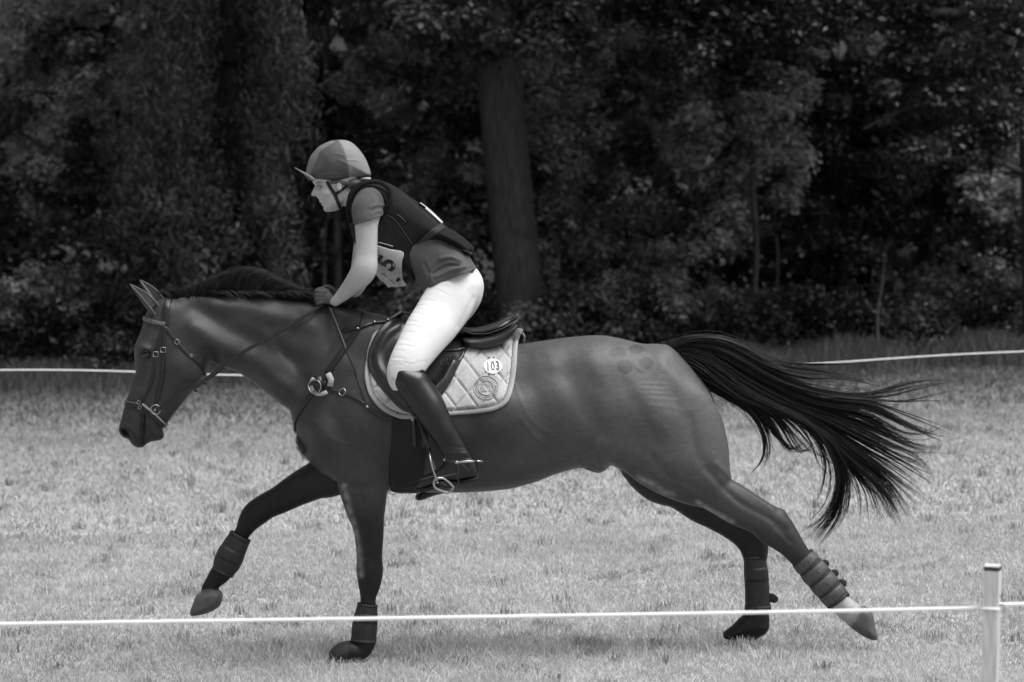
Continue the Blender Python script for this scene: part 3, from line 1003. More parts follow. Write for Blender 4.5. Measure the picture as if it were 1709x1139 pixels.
def mirror(o, name, parent):
    V = np.zeros(len(o.data.vertices) * 3, np.float32); o.data.vertices.foreach_get('co', V)
    V = V.reshape(-1, 3) * np.array([1, -1, 1], np.float32)
    me = o.data.copy(); me.vertices.foreach_set('co', V.ravel()); me.flip_normals(); me.update()
    c = bpy.data.objects.new(name, me); COL.objects.link(c); adopt(c, parent)
    return c

# ---- saddle pad
pad = empty("saddle_pad", tuple(P(760, 560, 0)))
tag(pad, "light grey quilted saddle pad with round emblem and number 103 under the saddle", "saddle pad")
padpoly = [(630, 552), (616, 575), (611, 600), (609, 630), (616, 660), (636, 684), (662, 697), (679, 700), (705, 698), (750, 694), (800, 690), (827, 685),
           (847, 673), (857, 648), (862, 613), (864, 581), (868, 562), (873, 556), (868, 553), (858, 554), (848, 556), (842, 562), (800, 566), (740, 560), (680, 545)]
PS = spline(padpoly, 4, closed=True)
def quilt(x, y, d):
    a, b = R(42), R(-38)
    u = (x * math.cos(a) + y * math.sin(a)) / 30.0
    v = (x * math.cos(b) + y * math.sin(b)) / 30.0
    f = lambda t: 1 - np.exp(-((np.abs((t % 1) - .5) - .5) / .055) ** 2)
    q = np.minimum(f(u), f(v))
    s = np.array([noise.noise(Vector((i * .07, j * .03, 1))) for i, j in zip(x, y)])
    inner = sstep(9.5, 12, d)
    bind = np.exp(-((d - 3.0) / 3.2) ** 2) * .005
    em = sstep(1.0, 1.1, np.hypot((x - 811) / 21, (y - 648) / 20))
    return (q * .0085 * (.6 + .4 * em) + s * .0035) * inner + bind
def padtone(x, y, d):
    t = np.full(len(x), .44)
    t = np.where(d < 8.5, .36, t)
    t = np.where(np.abs(d - 8.6) < .8, .14, t)
    return t
p_ = patch("cloth", HB, padpoly, 1.6, m_pad, thick=.007, off=.002, hfun=quilt, parent=pad, attrf=padtone, smooth_it=6)
pm = mirror(p_, "cloth", pad)
PB = bvh_of(p_)
# pommel end and rear binding
mb = MB(); mb.tube([P(868, 556, -.02), P(872, 557, .02), P(875, 562, .06), P(875, 572, .10)], .0055, 8)
mb.build("rear_binding", mat("pad_binding", .38, .9, .2), pad)
mb = MB()
mb.box((-.034, -.03, -.006), (.034, .03, .006), Matrix.Translation(P(661, 526, -.03)) @ Matrix.Rotation(R(-32), 4, 'Y'))
mb.build("pommel_tab", mat("pad_tab", .20, .9, .2, noise_amt=.3, noise_scale=300), pad, bevel=.004)
# stitches of the binding
mb = MB()
for dd in (6.8,):
    for i in range(0, len(PS)):
        pass
inn = []
cx, cy = 740, 625
st = spline([(611, 585), (616, 632), (623, 658), (641, 679), (664, 690), (680, 693)], 14)
st2 = spline([(752, 686), (800, 682), (824, 677), (840, 668), (849, 646), (854, 613), (857, 580), (860, 564)], 14)
for s in (st, st2):
    mb = MB()
    for i in range(0, len(s) - 1, 2):
        a, n1 = hit(PB, s[i][0], s[i][1], .001); b, n2 = hit(PB, s[i + 1][0], s[i + 1][1], .001)
        if a is not None and b is not None and np.linalg.norm(a - b) < .04:
            mb.tube([a, b], .0016, 4)
    mb.build("stitching", m_thread, pad)
# round emblem
m_emb = mat("emblem_thread", .33, .7, .3)
def on(pts, off=.0015, bv=None):
    out = []
    for a in pts:
        p, n = hit(bv or PB, a[0], a[1], off)
        if p is not None:
            out.append(p)
    return np.array(out)
mb = MB()
ex, ey = 811, 648
circ = lambda r: [(ex + r * math.cos(t), ey + r * .96 * math.sin(t)) for t in np.linspace(0, 2 * math.pi, 41)[:-1]]
for r_ in (20.5, 12.5):
    mb.tube(on(circ(r_), .003), .0022, 5, closed=True)
for t in np.linspace(0, 2 * math.pi, 29)[:-1]:
    mb.tube(on([(ex + 15 * math.cos(t), ey + 14.4 * math.sin(t)), (ex + 18 * math.cos(t + (.07 if int(t * 9) % 2 else -.05)), ey + 17.3 * math.sin(t))], .003), .0019, 4)
mb.tube(on([(803, 642), (818, 645), (817, 655), (802, 655)]), .0013, 5, closed=True)
mb.tube(on([(806, 647), (812, 655)]), .0014, 5)
mb.tube(on([(803, 642), (815, 641), (822, 645), (818, 655)]), .0010, 5)
mb.build("emblem", m_emb, pad)
em_p = patch("emblem_patch", PB, [(810.5 + 6.5 * dx, 649.5 + 5 * dy) for dx, dy in ((-1, -1), (.9, -.6), (.8, 1), (-1, 1))], 1.5, m_emb, thick=.0006, off=.0008, parent=pad, nspl=1)
# number disc
numd = patch("number_disc", PB, [(822.5 + 16 * math.cos(t), 612.5 + 12.5 * math.sin(t)) for t in np.linspace(0, 2 * math.pi, 33)[:-1]], 1.6,
             mat("number_card", .80, .5, .3), thick=.002, off=.002, parent=pad, nspl=1, smooth_it=8)
NB = bvh_of(numd)
def glyph_on(text, px, py, size_px, rot, bv, m, name, parent, off=.0014, sx=1.0, sy=1.0, fallback=-.3, bold=0.0, space=1.0):
    """real lettering laid on a surface; rot in degrees, anticlockwise in the picture"""
    cu = bpy.data.curves.new("t", 'FONT'); cu.body = text; cu.size = 1.0; cu.align_x = 'CENTER'; cu.align_y = 'CENTER'
    cu.offset = bold; cu.resolution_u = 4; cu.space_character = space
    to = bpy.data.objects.new("t", cu); COL.objects.link(to)
    dg = bpy.context.evaluated_depsgraph_get()
    me = bpy.data.meshes.new_from_object(to.evaluated_get(dg))
    bpy.data.objects.remove(to)
    bm = bmesh.new(); bm.from_mesh(me)
    bmesh.ops.triangulate(bm, faces=bm.faces)
    bmesh.ops.subdivide_edges(bm, edges=[e for e in bm.edges if e.calc_length() > .12], cuts=1)
    bmesh.ops.triangulate(bm, faces=bm.faces)
    V, F = [], [[v.index for v in f.verts] for f in bm.faces]
    c, s = math.cos(R(rot)), math.sin(R(rot))
    last = fallback
    for v in bm.verts:
        x, y = v.co.x * size_px * sx, v.co.y * size_px * sy
        X, Y = px + x * c - y * s, py - (x * s + y * c)
        p, n = hit(bv, X, Y, off)
        if p is None:
            p = P(X, Y, last)
        last = p[1]
        V.append(p)
    bm.free()
    n = len(V)
    V2 = [np.array(v) + np.array([0, .0012, 0]) for v in V]
    o = mesh_obj(name, V + V2, F + [[i + n for i in f[::-1]] for f in F], m, None, False)
    adopt(o, parent) if parent.type == 'EMPTY' else setattr(o, 'parent', parent)
    return o
m_ink = mat("black_ink", .03, .6, .3)
m_ink2 = mat("grey_ink", .10, .6, .3)
glyph_on("103", 822.5, 612, 21, 4, NB, m_ink2, "number", pad, sx=.62, sy=1.0, bold=.02, space=1.25)
mb = MB()
for dx, dy in ((-5, -15), (2, -15), (-6, 14), (3, 13), (9, 12)):
    q, _ = hit(PB, 822 + dx, 612 + dy, .002)
    mb.ball(q, .0032, 6, 4)
mb.split("number_pin", m_ink, pad)

# ---- saddle
sad = empty("saddle", tuple(P(750, 560, 0)))
tag(sad, "black leather jumping saddle with raised cantle on the quilted pad", "saddle")
SF = Field(P(655, 600, -.2) - .02, [P(880, 600)[0], .22, P(700, 505)[2]], .005)
SF.inflate([(664, 530), (670, 521), (684, 522), (705, 534), (735, 545), (767, 546), (795, 547), (824, 539), (848, 528), (862, 521), (868, 522), (866, 533), (855, 544),
            (835, 553), (805, 560), (775, 560), (740, 566), (700, 566), (672, 552)],
           [(672, 530, .05, 10), (700, 545, .085, 16), (760, 552, .115, 12), (820, 548, .145, 12), (862, 526, .10, 8)], 0, [], nspl=4, pw=2.4)
for s in (-1, 1):
    SF.inflate([(772, 565), (800, 563), (830, 556), (852, 546), (863, 541), (861, 552), (852, 565), (835, 577), (812, 584), (790, 583), (776, 576)],
               [(800, 575, .055, 10), (850, 558, .05, 10)], s * .105, k=.004, nspl=4)
sv, sq = SF.mesh(); sv = relax(sv, sq, 3)
seat = mesh_obj("seat", sv, sq, m_leather); adopt(seat, sad)
mb = MB()
mb.tube([P(a, b, c) for a, b, c in ((768, 551, -.118), (790, 558, -.128), (815, 557, -.14), (840, 548, -.135), (858, 538, -.11), (866, 531, -.06), (868, 529, 0))], .0026, 6)
mb.tube([P(a, b, c) for a, b, c in ((700, 541, -.092), (740, 549, -.11), (785, 549, -.12), (822, 543, -.14), (850, 531, -.12), (866, 523, -.05))], .0016, 6)
mb.build("welt", mat("welt_leather", .05, .3, .5), sad)
flap = [(668, 527), (652, 536), (633, 550), (620, 572), (614, 592), (616, 616), (628, 640), (645, 661), (668, 680), (695, 692), (722, 680), (741, 658), (755, 637), (764, 618), (775, 597), (783, 578), (786, 564), (770, 556), (730, 552), (695, 540)]
def fl(x, y, d):
    r = .014 * np.exp(-((d - 17) / 9) ** 2) * (x < 690) + .004 * np.exp(-((d - 2.5) / 2.0) ** 2)
    k = .030 * np.exp(-(seg_d(x, y, ((757, 612), (742, 640), (728, 655))) / 8) ** 2)
    return r + k
fo = patch("flap", HB, flap, 2.0, m_leather, thick=.006, off=.014, hfun=fl, parent=sad, smooth_it=8)
mirror(fo, "flap", sad)
FB = bvh_of(fo)
sk = patch("skirt", FB, [(700, 556), (735, 560), (768, 556), (787, 564), (783, 578), (772, 586), (745, 588), (715, 584), (695, 570)], 2.0, m_leather, thick=.004, off=.004, parent=sad, smooth_it=8,
           hfun=lambda x, y, d: .003 * np.exp(-((d - 2) / 1.6) ** 2))
mirror(sk, "skirt", sad)
mb = MB()
mb.tube(on([(737, 594), (752, 594), (749, 609), (735, 609)], .0012, FB), .0011, 5, closed=True)
mb.tube(on([(738, 606), (742, 598), (747, 598), (744, 604), (748, 607)], .0012, FB), .0011, 5)
mb.build("stamp", mat("stamp_lines", .12, .4, .4), sad)
# girth
gp = [(660, 690), (712, 690), (712, 740), (707, 790), (702, 818), (668, 819), (652, 816), (649, 790), (653, 740)]
gi = patch("girth", HB, gp, 2.5, m_elastic, thick=.007, off=.001, parent=sad, smooth_it=4, hfun=lambda x, y, d: .003 * np.exp(-((np.abs(x - 680) - 16) / 3) ** 2))
mirror(gi, "girth", sad)
mb = MB()
strap_on(mb, HB, [(690, 680), (693, 715), (694, 745)], .016, .018)
strap_on(mb, HB, [(706, 680), (708, 715), (707, 745)], .016, .018)
mb.split("girth_strap", m_leather, sad)
mb = MB(); mb.box((-.007, -.003, -.012), (.007, .003, .012), Matrix.Translation(hit(HB, 692, 699, .026)[0]))
mb.build("girth_buckle", mat("dull_metal", .35, .4, .5, metal=.6), sad, bevel=.002)
mb = MB()
mb.tube([P(a, b, -.03) for a, b in ((646, 822), (655, 826), (664, 822), (658, 818))], .0028, 6, closed=True)
mb.tube([P(a, b, -.03) for a, b in ((664, 822), (675, 823), (700, 822))], .005, 6)
mb.build("girth_ring", m_steel, sad)
# stirrup leather and iron, near and far
def stirrup(yy, s):
    r = empty("stirrup", tuple(P(718, 757, yy)))
    adopt(r, sad)
    mb = MB()
    mb.tube([P(a, b, c) for a, b, c in ((690, 660, yy + s * .045), (702, 706, yy + s * .03), (711, 735, yy + s * .005), (717, 754, yy))], .011, 8, flat=.22, nrm=(.25, -1 * -s * -1, 0))
    o = mb.build("stirrup_leather", m_leather); o.parent = r; o.matrix_parent_inverse = Matrix.Translation(-P3(r))
    mb = MB()
    o_, i_ = yy - .058, yy + .050
    if s < 0: o_, i_ = yy + .058, yy - .050
    mb.tube(spline([P(716, 752, yy - .004), P(717, 758, (yy + o_) / 2), P(719, 770, o_ + .008), P(724, 788, o_), P(730, 804, o_)], 5), [.0042, .0042, .004, .004, .0046], 8)
    mb.tube(spline([P(716, 752, yy + .004), P(718, 758, (yy + i_) / 2), P(722, 770, i_ - .006), P(729, 788, i_), P(737, 806, i_)], 5), .0042, 8)
    mb.tube(spline([P(727, 800, o_), P(734, 798.5, o_), P(742, 800, o_ + .01), P(755, 811, o_ + .018), P(756, 815, o_ + .018), P(749, 822, o_ + .02), P(744, 822, o_ + .018), P(730, 817, o_ + .004), P(725, 812, o_), P(724, 805, o_)], 2, closed=True), .0062, 8, closed=True)
    mb.tube([P(729, 806, o_), P(737, 808, i_)], .008, 8, flat=.5, nrm=(0, 0, 1))
    mb.tube([P(752, 816, o_ + .018), P(752, 815, i_)], .008, 8, flat=.5, nrm=(0, 0, 1))
    o = mb.build("stirrup_iron", m_steel); o.parent = r; o.matrix_parent_inverse = Matrix.Translation(-P3(r))
    mb = MB()
    mb.tube(spline([P(732, 806, o_ + .004), P(748, 813, o_ + .014)], 3), .012, 8, flat=.5, nrm=(.2, -1, .2))
    mb.tube([P(740, 809, o_ + .01), P(744, 811, i_)], .022, 8, flat=.3, nrm=(.3, 0, 1))
    o = mb.build("tread", m_elastic); o.parent = r; o.matrix_parent_inverse = Matrix.Translation(-P3(r))
    return r
def P3(e):
    bpy.context.view_layer.update()
    return e.matrix_world.translation.copy()
NLEG, FLEG = -.385, .385
stirrup(NLEG, 1)
stirrup(FLEG, -1)

# ---- breastplate
bp_ = empty("breastplate", tuple(P(536, 643, -.2)))
tag(bp_, "dark leather breastplate with fleece backed ring on the horse's shoulder", "breastplate")
mb = MB()
strap_on(mb, HB, [(674, 526), (660, 533), (646, 538), (623, 540), (598, 549), (571, 554)], .013, .012)
strap_on(mb, HB, [(607, 521), (605, 530), (603, 541), (600, 548)], .011, .006)
strap_on(mb, HB, [(540, 640), (552, 650), (575, 658), (598, 668), (616, 681), (634, 695), (660, 700)], .014, .006)
strap_on(mb, HB, [(525, 654), (512, 670), (502, 684), (494, 699), (492, 716), (497, 733)], .020, .005)
mb.split("strap", m_strap, bp_)
mb = MB()
strap_on(mb, HB, [(600, 546), (588, 564), (574, 584), (560, 604), (546, 624)], .030, .007)
mb.build("elastic", m_elastic, bp_)
mb = MB()
c0, n0 = hit(HB, 536, 643, .016)
rg = [(536 + 14 * math.cos(t), 643 + 15 * math.sin(t)) for t in np.linspace(0, 2 * math.pi, 25)[:-1]]
f_ = MB()
f_.tube(on([rg[i] for i in range(9, 16)], .012, HB), .010, 8)
f_.tube(on([rg[i] for i in range(3, 9)], .012, HB), .011, 8)
f_.tube(on([(549, 624), (553, 634), (551, 645)], .012, HB), .015, 8)
f_.split("fleece", m_fleece, bp_)
mb.tube(on([(530 + 9 * math.cos(t), 646 + 11 * math.sin(t)) for t in np.linspace(0, 2 * math.pi, 25)[:-1]], .026, HB), .0030, 8, closed=True)
mb.tube(on([(573 + 5.5 * math.cos(t), 656 + 6 * math.sin(t)) for t in np.linspace(0, 2 * math.pi, 17)[:-1]], .016, HB), .0026, 6, closed=True)
for a, b in ((624, 541), (646, 538), (598, 551), (613, 680), (491, 706)):
    q, _ = hit(HB, a, b, .018)
    if q is not None:
        mb.box((-.008, -.003, -.004), (.008, .003, .004), Matrix.Translation(q) @ Matrix.Rotation(R(30), 4, 'Y'))
mb.split("ring", m_steel, bp_)
mb = MB()
mb.tube(on([(522 + i, 640 + (i % 3) * 5) for i in range(0, 26, 3)], .022, HB), .010, 8, flat=.4)
mb.tube(on([(536, 630), (536, 655)], .022, HB), .014, 8, flat=.4)
mb.build("centre_leather", m_strap, bp_)
# sheepskin edge hanging at the chest
tuf = strands("chest_fleece", [np.array([P(497, 726, -.02), P(497, 738, -.03), P(501, 752, -.03)]), np.array([P(502, 735, -.03), P(503, 750, -.04), P(509, 762, -.04)]), np.array([P(508, 750, -.03), P(508, 762, -.04), P(516, 772, -.04)])],
              200, mat("chest_hair", .13, .8, .2), r0=.0008, jit=.006, yspread=.03, clump=6)
adopt(tuf, bp_)

# ---- bridle
br = empty("bridle", tuple(P(262, 600, -.09)))
tag(br, "dark leather bridle with steel bit ring and flash noseband on the horse's head", "bridle")
b1 = MB()
strap_on(b1, HB, [(283, 497), (279, 508), (277, 522), (276, 544)], .032, .004)
b1.build("headpiece", m_strap, br)
b1 = MB()
strap_on(b1, HB, [(283, 499), (296, 496), (310, 493)], .010, .006)
b1.build("poll_strap", m_strap, br)
b1 = MB()
strap_on(b1, HB, [(240, 531), (246, 534), (258, 538), (276, 542)], .019, .007)
b1.build("browband", mat("browband_leather", .09, .3, .6, noise_amt=.5, noise_scale=90), br)
b1 = MB()
strap_on(b1, HB, [(276, 545), (274, 565), (273, 590), (272, 620), (268, 643), (264, 660), (260, 674)], .017, .006)
b1.build("cheekpiece", m_strap, br)
b1 = MB()
strap_on(b1, HB, [(273, 546), (266, 566), (260, 592), (257, 608), (253, 636), (245, 655), (234, 671)], .015, .004)
b1.build("noseband_strap", m_strap, br)
b1 = MB()
strap_on(b1, HB, [(277, 547), (286, 560), (296, 572), (312, 590), (327, 602), (338, 614), (343, 628)], .015, .005)
b1.build("throat_lash", m_strap, br)
b1 = MB()
strap_on(b1, HB, [(206, 672), (216, 674), (226, 676), (235, 678)], .026, .006)
b1.build("noseband", m_strap, br)
b1 = MB()
strap_on(b1, HB, [(206, 670), (218, 672), (233, 674.5)], .008, .013, thick=.6)  # paler raised strip paints the highlight on the noseband
b1.build("noseband_highlight", mat("noseband_highlight_leather", .07, .3, .6), br)
b1 = MB()
strap_on(b1, HB, [(236, 676), (248, 685), (262, 698), (276, 710)], .030, .006)
b1.build("flash_strap", m_strap, br)
b1 = MB()
strap_on(b1, HB, [(238, 673), (246, 681), (258, 690), (270, 702), (278, 709)], .0075, .0135)
for s_ in (-1, 1):
    c = P(259.5, 684, s_ * .078)
    b1.tube([c + np.array([.0225 * math.cos(t), s_ * .004 * math.sin(t), .0225 * math.sin(t)]) for t in np.linspace(0, 2 * math.pi, 25)[:-1]], .0028, 8, closed=True)
b1.tube([P(259, 684, -.078), P(256, 690, 0), P(259, 684, .078)], .006, 8)
b1.build("bit", m_steel, br)
b1 = MB()
for a, b, w_, an in ((260.5, 592, 4, 5), (273, 584, 4, 3), (296, 571, 3.6, 40), (233, 671, 2.4, 20), (234, 680, 2.4, 20), (318, 594, 2, 40)):
    q, nn = hit(HB, a, b, .012)
    M_ = Matrix.Translation(q) @ Matrix.Rotation(R(an), 4, 'Y')
    w_ *= .0028
    b1.tube([M_ @ Vector(v) for v in ((-w_, 0, -w_), (w_, 0, -w_), (w_, 0, w_), (-w_, 0, w_))], .0018, 6, closed=True)
b1.tube([P(284, 700, -.045), P(288, 705, -.05)], .003, 6)
b1.split("buckle", m_steel, br)
b1 = MB()
rein = [(266, 683, -.082), (282, 673, -.105), (300, 661, -.115), (320, 648, -.125), (341, 635, -.13), (372, 612, -.135), (406, 588, -.14), (436, 571, -.14), (466, 555, -.135), (497, 535, -.12), (528, 515, -.095), (540, 506, -.08)]
rp = spline([P(a, b, c) for a, b, c in rein], 4)
b1.tube(rp, .0085, 8, flat=.35, nrm=(0.0, -1, .15))
rein2 = [(266, 683, .082), (300, 661, .12), (341, 637, .15), (406, 590, .15), (466, 553, .13), (520, 512, .08), (545, 500, .06)]
b1.tube(spline([P(a, b, c) for a, b, c in rein2], 6), .0085, 8, flat=.35, nrm=(0.0, -1, .15))
# buckle end of the rein hanging from the hand down the shoulder
b1.tube(spline([P(a, b, c) for a, b, c in ((549, 512, -.10), (558, 534, -.15), (568, 560, -.20), (577, 585, -.24))], 6), .0075, 8, flat=.4, nrm=(0, -1, 0))
b1.tube(spline([P(577, 585, -.24), *[hit(HB, a, b, .008)[0] for a, b in ((592, 620), (603, 650), (611, 678))]], 6), .0028, 6)
b1.split("rein", m_strap, br)
b1 = MB()
for a, b in ((327, 652), (343, 640)):
    b1.ball(P(a, b, -.115), [.010, .005, .008], 8, 6)
b1.split("rein_stop", m_leather, br)

# ---- leg boots
m_boot = mat("horse_boot", .022, .55, .4, noise_amt=.35, noise_scale=40, bump=.001, bump_scale=120)
m_bstrap = mat("horse_boot_strap", .075, .5, .4, noise_amt=.3, noise_scale=80)
def leg_boot(label, rows, y, q, straps=(), tabs=(), sm=None):
    e = empty("leg_boot", tuple(P((rows[-1][0] + rows[-1][2]) / 2, (rows[-1][1] + rows[-1][3]) / 2, y)))
    tag(e, label, "leg boot", "protective boots strapped on the horse's lower legs")
    ch = spline(edges_chain([(*r, y) for r in rows], y, q), 5)
    mb = MB()
    rad = ch[:, 3] * (1 + .018 * np.sin(np.linspace(0, 5, len(ch))))
    mb.tube(ch[:, :3], rad, 18, flat=q, nrm=(0, -1, 0))
    mb.tube(ch[:2, :3], rad[:2] * 1.04, 18, flat=q, nrm=(0, -1, 0))
    mb.tube(ch[-2:, :3], rad[-2:] * 1.04, 18, flat=q, nrm=(0, -1, 0))
    mb.build("shell", m_boot, e)
    L = len(ch)
    for t in straps:
        i = int(t * (L - 1)); i = min(max(i, 2), L - 3)
        mb = MB()
        mb.tube(ch[i - 2:i + 3, :3], rad[i - 2:i + 3] * (np.array([1.0, 1.045, 1.055, 1.045, 1.0]) if sm else np.array([1.0, 1.015, 1.02, 1.015, 1.0])), 22, flat=q * 1.02, nrm=(0, -1, 0))
        st_ = mb.build("strap", sm or m_boot, e)
        if sm:
            c = ch[i, :3] + np.array([.004, -rad[i] * q * 1.05, .002])
            mb = MB(); mb.tube([c + np.array([.011 * math.cos(a) , -.001, .007 * math.sin(a)]) for a in np.linspace(0, 6.283, 17)[:-1]], .0016, 5, closed=True)
            o_ = mb.build("strap_stamp", m_bstrap); bpy.context.view_layer.update(); o_.parent = st_; o_.matrix_parent_inverse = st_.matrix_world.inverted()
    for a, b, r_ in tabs:
        mb = MB(); mb.ball(P(a, b, y - .01), [r_ * .0028, .006, r_ * .0028], 12, 8)
        mb.build("strap_tab", m_boot, e)
leg_boot("dark leg boot on the planted near foreleg", [(597, 1009, 630, 1007), (592, 1028, 630, 1026), (587, 1048, 630, 1046), (585, 1070, 628, 1074)], -.13, .85, (.45,))
leg_boot("dark leg boot on the raised far foreleg", [(386, 885, 418, 903), (371, 907, 409, 926), (358, 930, 400, 949), (354, 950, 388, 964)], .14, .85, (.5,))
leg_boot("grey strapped leg boot on the trailing near hind leg", [(1325, 946, 1352, 915), (1338, 964, 1369, 932), (1352, 982, 1386, 951), (1368, 1001, 1402, 970), (1383, 1017, 1416, 990)], -.12, .85,
         (.12, .36, .6, .85), ((1377, 941, 7), (1393, 957, 7), (1405, 974, 8), (1413, 993, 5)), sm=m_bstrap)
leg_boot("dark leg boot with knobbed strap on the far hind leg", [(1241, 930, 1277, 926), (1242, 955, 1281, 950), (1243, 985, 1284, 980), (1243, 1018, 1287, 1018)], .15, .82, (.45,),
         ((1288, 998, 8), (1292, 1000, 7)))
# ============================================================ RIDER
m_skin = mat("skin", .42, .5, .4, noise_amt=.04, noise_scale=40, bump=.0004, bump_scale=200)
m_shirt = mat("tee_shirt_cloth", .085, .85, .2, noise_amt=.10, noise_scale=60, bump=.0006, bump_scale=700, sheen=.1)
m_vest = mat("vest_cloth", .014, .8, .10, noise_amt=.18, noise_scale=35, bump=.0006, bump_scale=600)
m_breech = mat("breeches_cloth", .66, .75, .2, noise_amt=.02, noise_scale=30, bump=.0005, bump_scale=500)
m_silk = mat("hat_silk", rough=.6, spec=.35, attr='tone', noise_amt=.05, noise_scale=60, bump=.001, bump_scale=60)
m_glove = mat("glove_leather", .075, .6, .35, noise_amt=.3, noise_scale=120, bump=.001, bump_scale=260)
m_bootl = mat("riding_boot_leather", .008, .30, .5, noise_amt=.2, noise_scale=20, bump=.0004, bump_scale=90)
m_hair = mat("hair", .07, .5, .4)

rider = empty("person", tuple(P(740, 560, 0)))
tag(rider, "person leaning forward in the saddle wearing a vest, helmet, white breeches and tall boots", "rider")

def C(rows):
    return np.array([[*P(a, b, y), r * .0028, q] for a, b, y, r, q in rows])

NK, FK = -.355, .355
def legchain(s):
    return C([(752, 480, s * .085, 42, .62), (742, 515, s * .13, 42, .6), (722, 545, s * .19, 40, .62), (703, 572, s * .26, 37, .66), (686, 600, s * .325, 30, .72), (676, 625, s * .355, 26, .75),
              (697, 655, s * .372, 23, .78), (722, 695, s * .380, 21, .8), (749, 735, s * .385, 17, .85), (768, 772, s * .385, 13, .9)])
# ---- the body under the clothes: one surface
BF = Field([P(508, 600)[0], -.47, P(700, 835, -.3)[2]], [P(815, 600)[0], .47, P(600, 228)[2]], .0045)
torso = [(582, 330), (594, 312), (620, 307), (646, 312), (665, 324), (690, 342), (714, 362), (742, 388), (768, 414), (782, 438), (793, 460), (795, 485), (786, 506), (766, 526), (742, 530), (712, 505),
         (708, 482), (696, 462), (675, 452), (650, 447), (625, 432), (600, 412), (592, 392), (585, 360)]
BF.inflate(torso, [(610, 330, .14, 30), (600, 380, .13, 30), (650, 370, .155, 45), (700, 410, .125, 45), (740, 440, .115, 40), (765, 480, .12, 40), (730, 500, .11, 30)], 0, nspl=4)
for s in (-1, 1):
    BF.chain(legchain(s) * np.array([1, 1, 1, .90, 1]), k=.03)
    ft = C([(760, 782, s * .385, 13, .9), (745, 795, s * .385, 11, 1.1), (720, 803, s * .385, 8, 1.5), (704, 808, s * .385, 5.5, 2)])
    BF.chain(ft, k=.02)
# arms
narm = edges_chain([(596, 335, 638, 345, -.15, .9), (590, 352, 636, 357, -.175, .85), (592, 376, 631, 374, -.20, .82), (594, 406, 630, 402, -.205, .82), (592, 430, 630, 428, -.21, .80), (587, 446, 629, 452, -.215, .80),
                    (581, 458, 617, 470, -.20, .80), (573, 471, 599, 485, -.165, .80), (563, 486, 582, 498, -.13, .82), (553, 499, 566, 508, -.105, .95)], 0)
BF.chain(narm, k=.012)
farm = C([(613, 335, .165, 22, .9), (612, 375, .20, 19, .85), (606, 420, .225, 17, .85), (598, 468, .235, 16, .85), (589, 484, .21, 14, .85), (572, 494, .15, 11, .85), (556, 502, .095, 8, .9)])
BF.chain(farm, k=.012)
def hand(F, s, r, k=.006, grow=0.0):
    """a closed fist round the rein, thumb on top; s -1 near, 1 far; r scales radii"""
    dx, dy = (0, 0) if s < 0 else (10, -4)
    y0 = -.085 if s < 0 else .075
    def pt(a, b, y): return P(a + dx, b + dy, y0 + y * (1 if s < 0 else -1))
    g = grow
    F.chain(np.array([[*pt(560, 505, -.008), .0155 * r + g, 1.1], [*pt(552, 501, -.004), .021 * r + g, 1.0], [*pt(544, 497, -.004), .027 * r + g, .72], [*pt(536, 495, -.006), .026 * r + g, .62]]), k=.012)
    for i in range(4):
        kx, ky = 532 - (1.5, 2.5, 2.0, 0.5)[i], 486.5 + i * 6.3
        L = (1.0, 1.1, 1.03, .85)[i]
        rr = (.0098, .0100, .0096, .0085)[i] * r + g
        F.chain(np.array([[*pt(540, 488 + i * 5.2, -.016), rr * 1.05, 1], [*pt(kx, ky, -.012), rr * 1.1, 1], [*pt(kx - 2.0 * L, ky + 3.0, .010), rr, 1], [*pt(kx + 1.0, ky + 4.5, .030 * L), rr * .95, 1],
                          [*pt(kx + 7.5 * L, ky + 3.5, .036 * L), rr * .88, 1]]), k=.0022, n=4)
    F.chain(np.array([[*pt(549, 492, .004), .013 * r + g, 1], [*pt(542, 485.5, .010), .0115 * r + g, 1], [*pt(534, 483.5, .014), .0105 * r + g, 1], [*pt(528.5, 485.5, .016), .0088 * r + g, 1]]), k=.004, n=4)
for s in (-1, 1):
    hand(BF, s, .86)
# neck and head
BF.chain(C([(574, 318, 0, 17, 1.05), (584, 328, 0, 18, 1.05), (596, 335, 0, 20, 1.1), (615, 345, 0, 24, 1.3)]), k=.02)
face = [(519, 292), (521.5, 300), (522, 305), (526, 309.5), (524.5, 313), (522, 318), (519.6, 323), (520.2, 326.5), (523, 328), (527.5, 327.6), (529, 330), (531.8, 332), (532.2, 334.6), (534.8, 337), (536.6, 338.5), (535.6, 341),
        (537.6, 343.4), (540.2, 345), (539.6, 349), (541.8, 352.6), (547, 354), (556, 353), (566, 350), (575, 341), (583, 326), (594, 315), (602, 303), (606, 285), (600, 264), (585, 250), (565, 244), (545, 250), (528, 268)]
BF.inflate(face, [(545, 320, .064, 20), (555, 335, .060, 18), (523, 322, .017, 5), (528, 318, .030, 9), (530, 306, .050, 12), (532, 335, .026, 8), (541, 349, .028, 9), (555, 350, .045, 10), (573, 338, .058, 12),
                  (540, 285, .066, 20), (570, 280, .076, 36), (600, 290, .072, 28), (570, 310, .068, 26)], 0,
           [(((531, 312), (535, 313)), 3.6, -.012), (((529, 307), (538, 306)), 2.2, .004), (((540, 326), (548, 323)), 6, .007), (((530, 329), (538, 338)), 1.6, -.003), (((533.5, 337.2), (541, 336)), 1.3, -.006),
            (((538, 334), (543, 340)), 1.8, -.003), (((537, 341.5), (541, 339.5)), 1.5, .003), (((524, 325.5),), 2.4, .009)], k=.010, nspl=3)
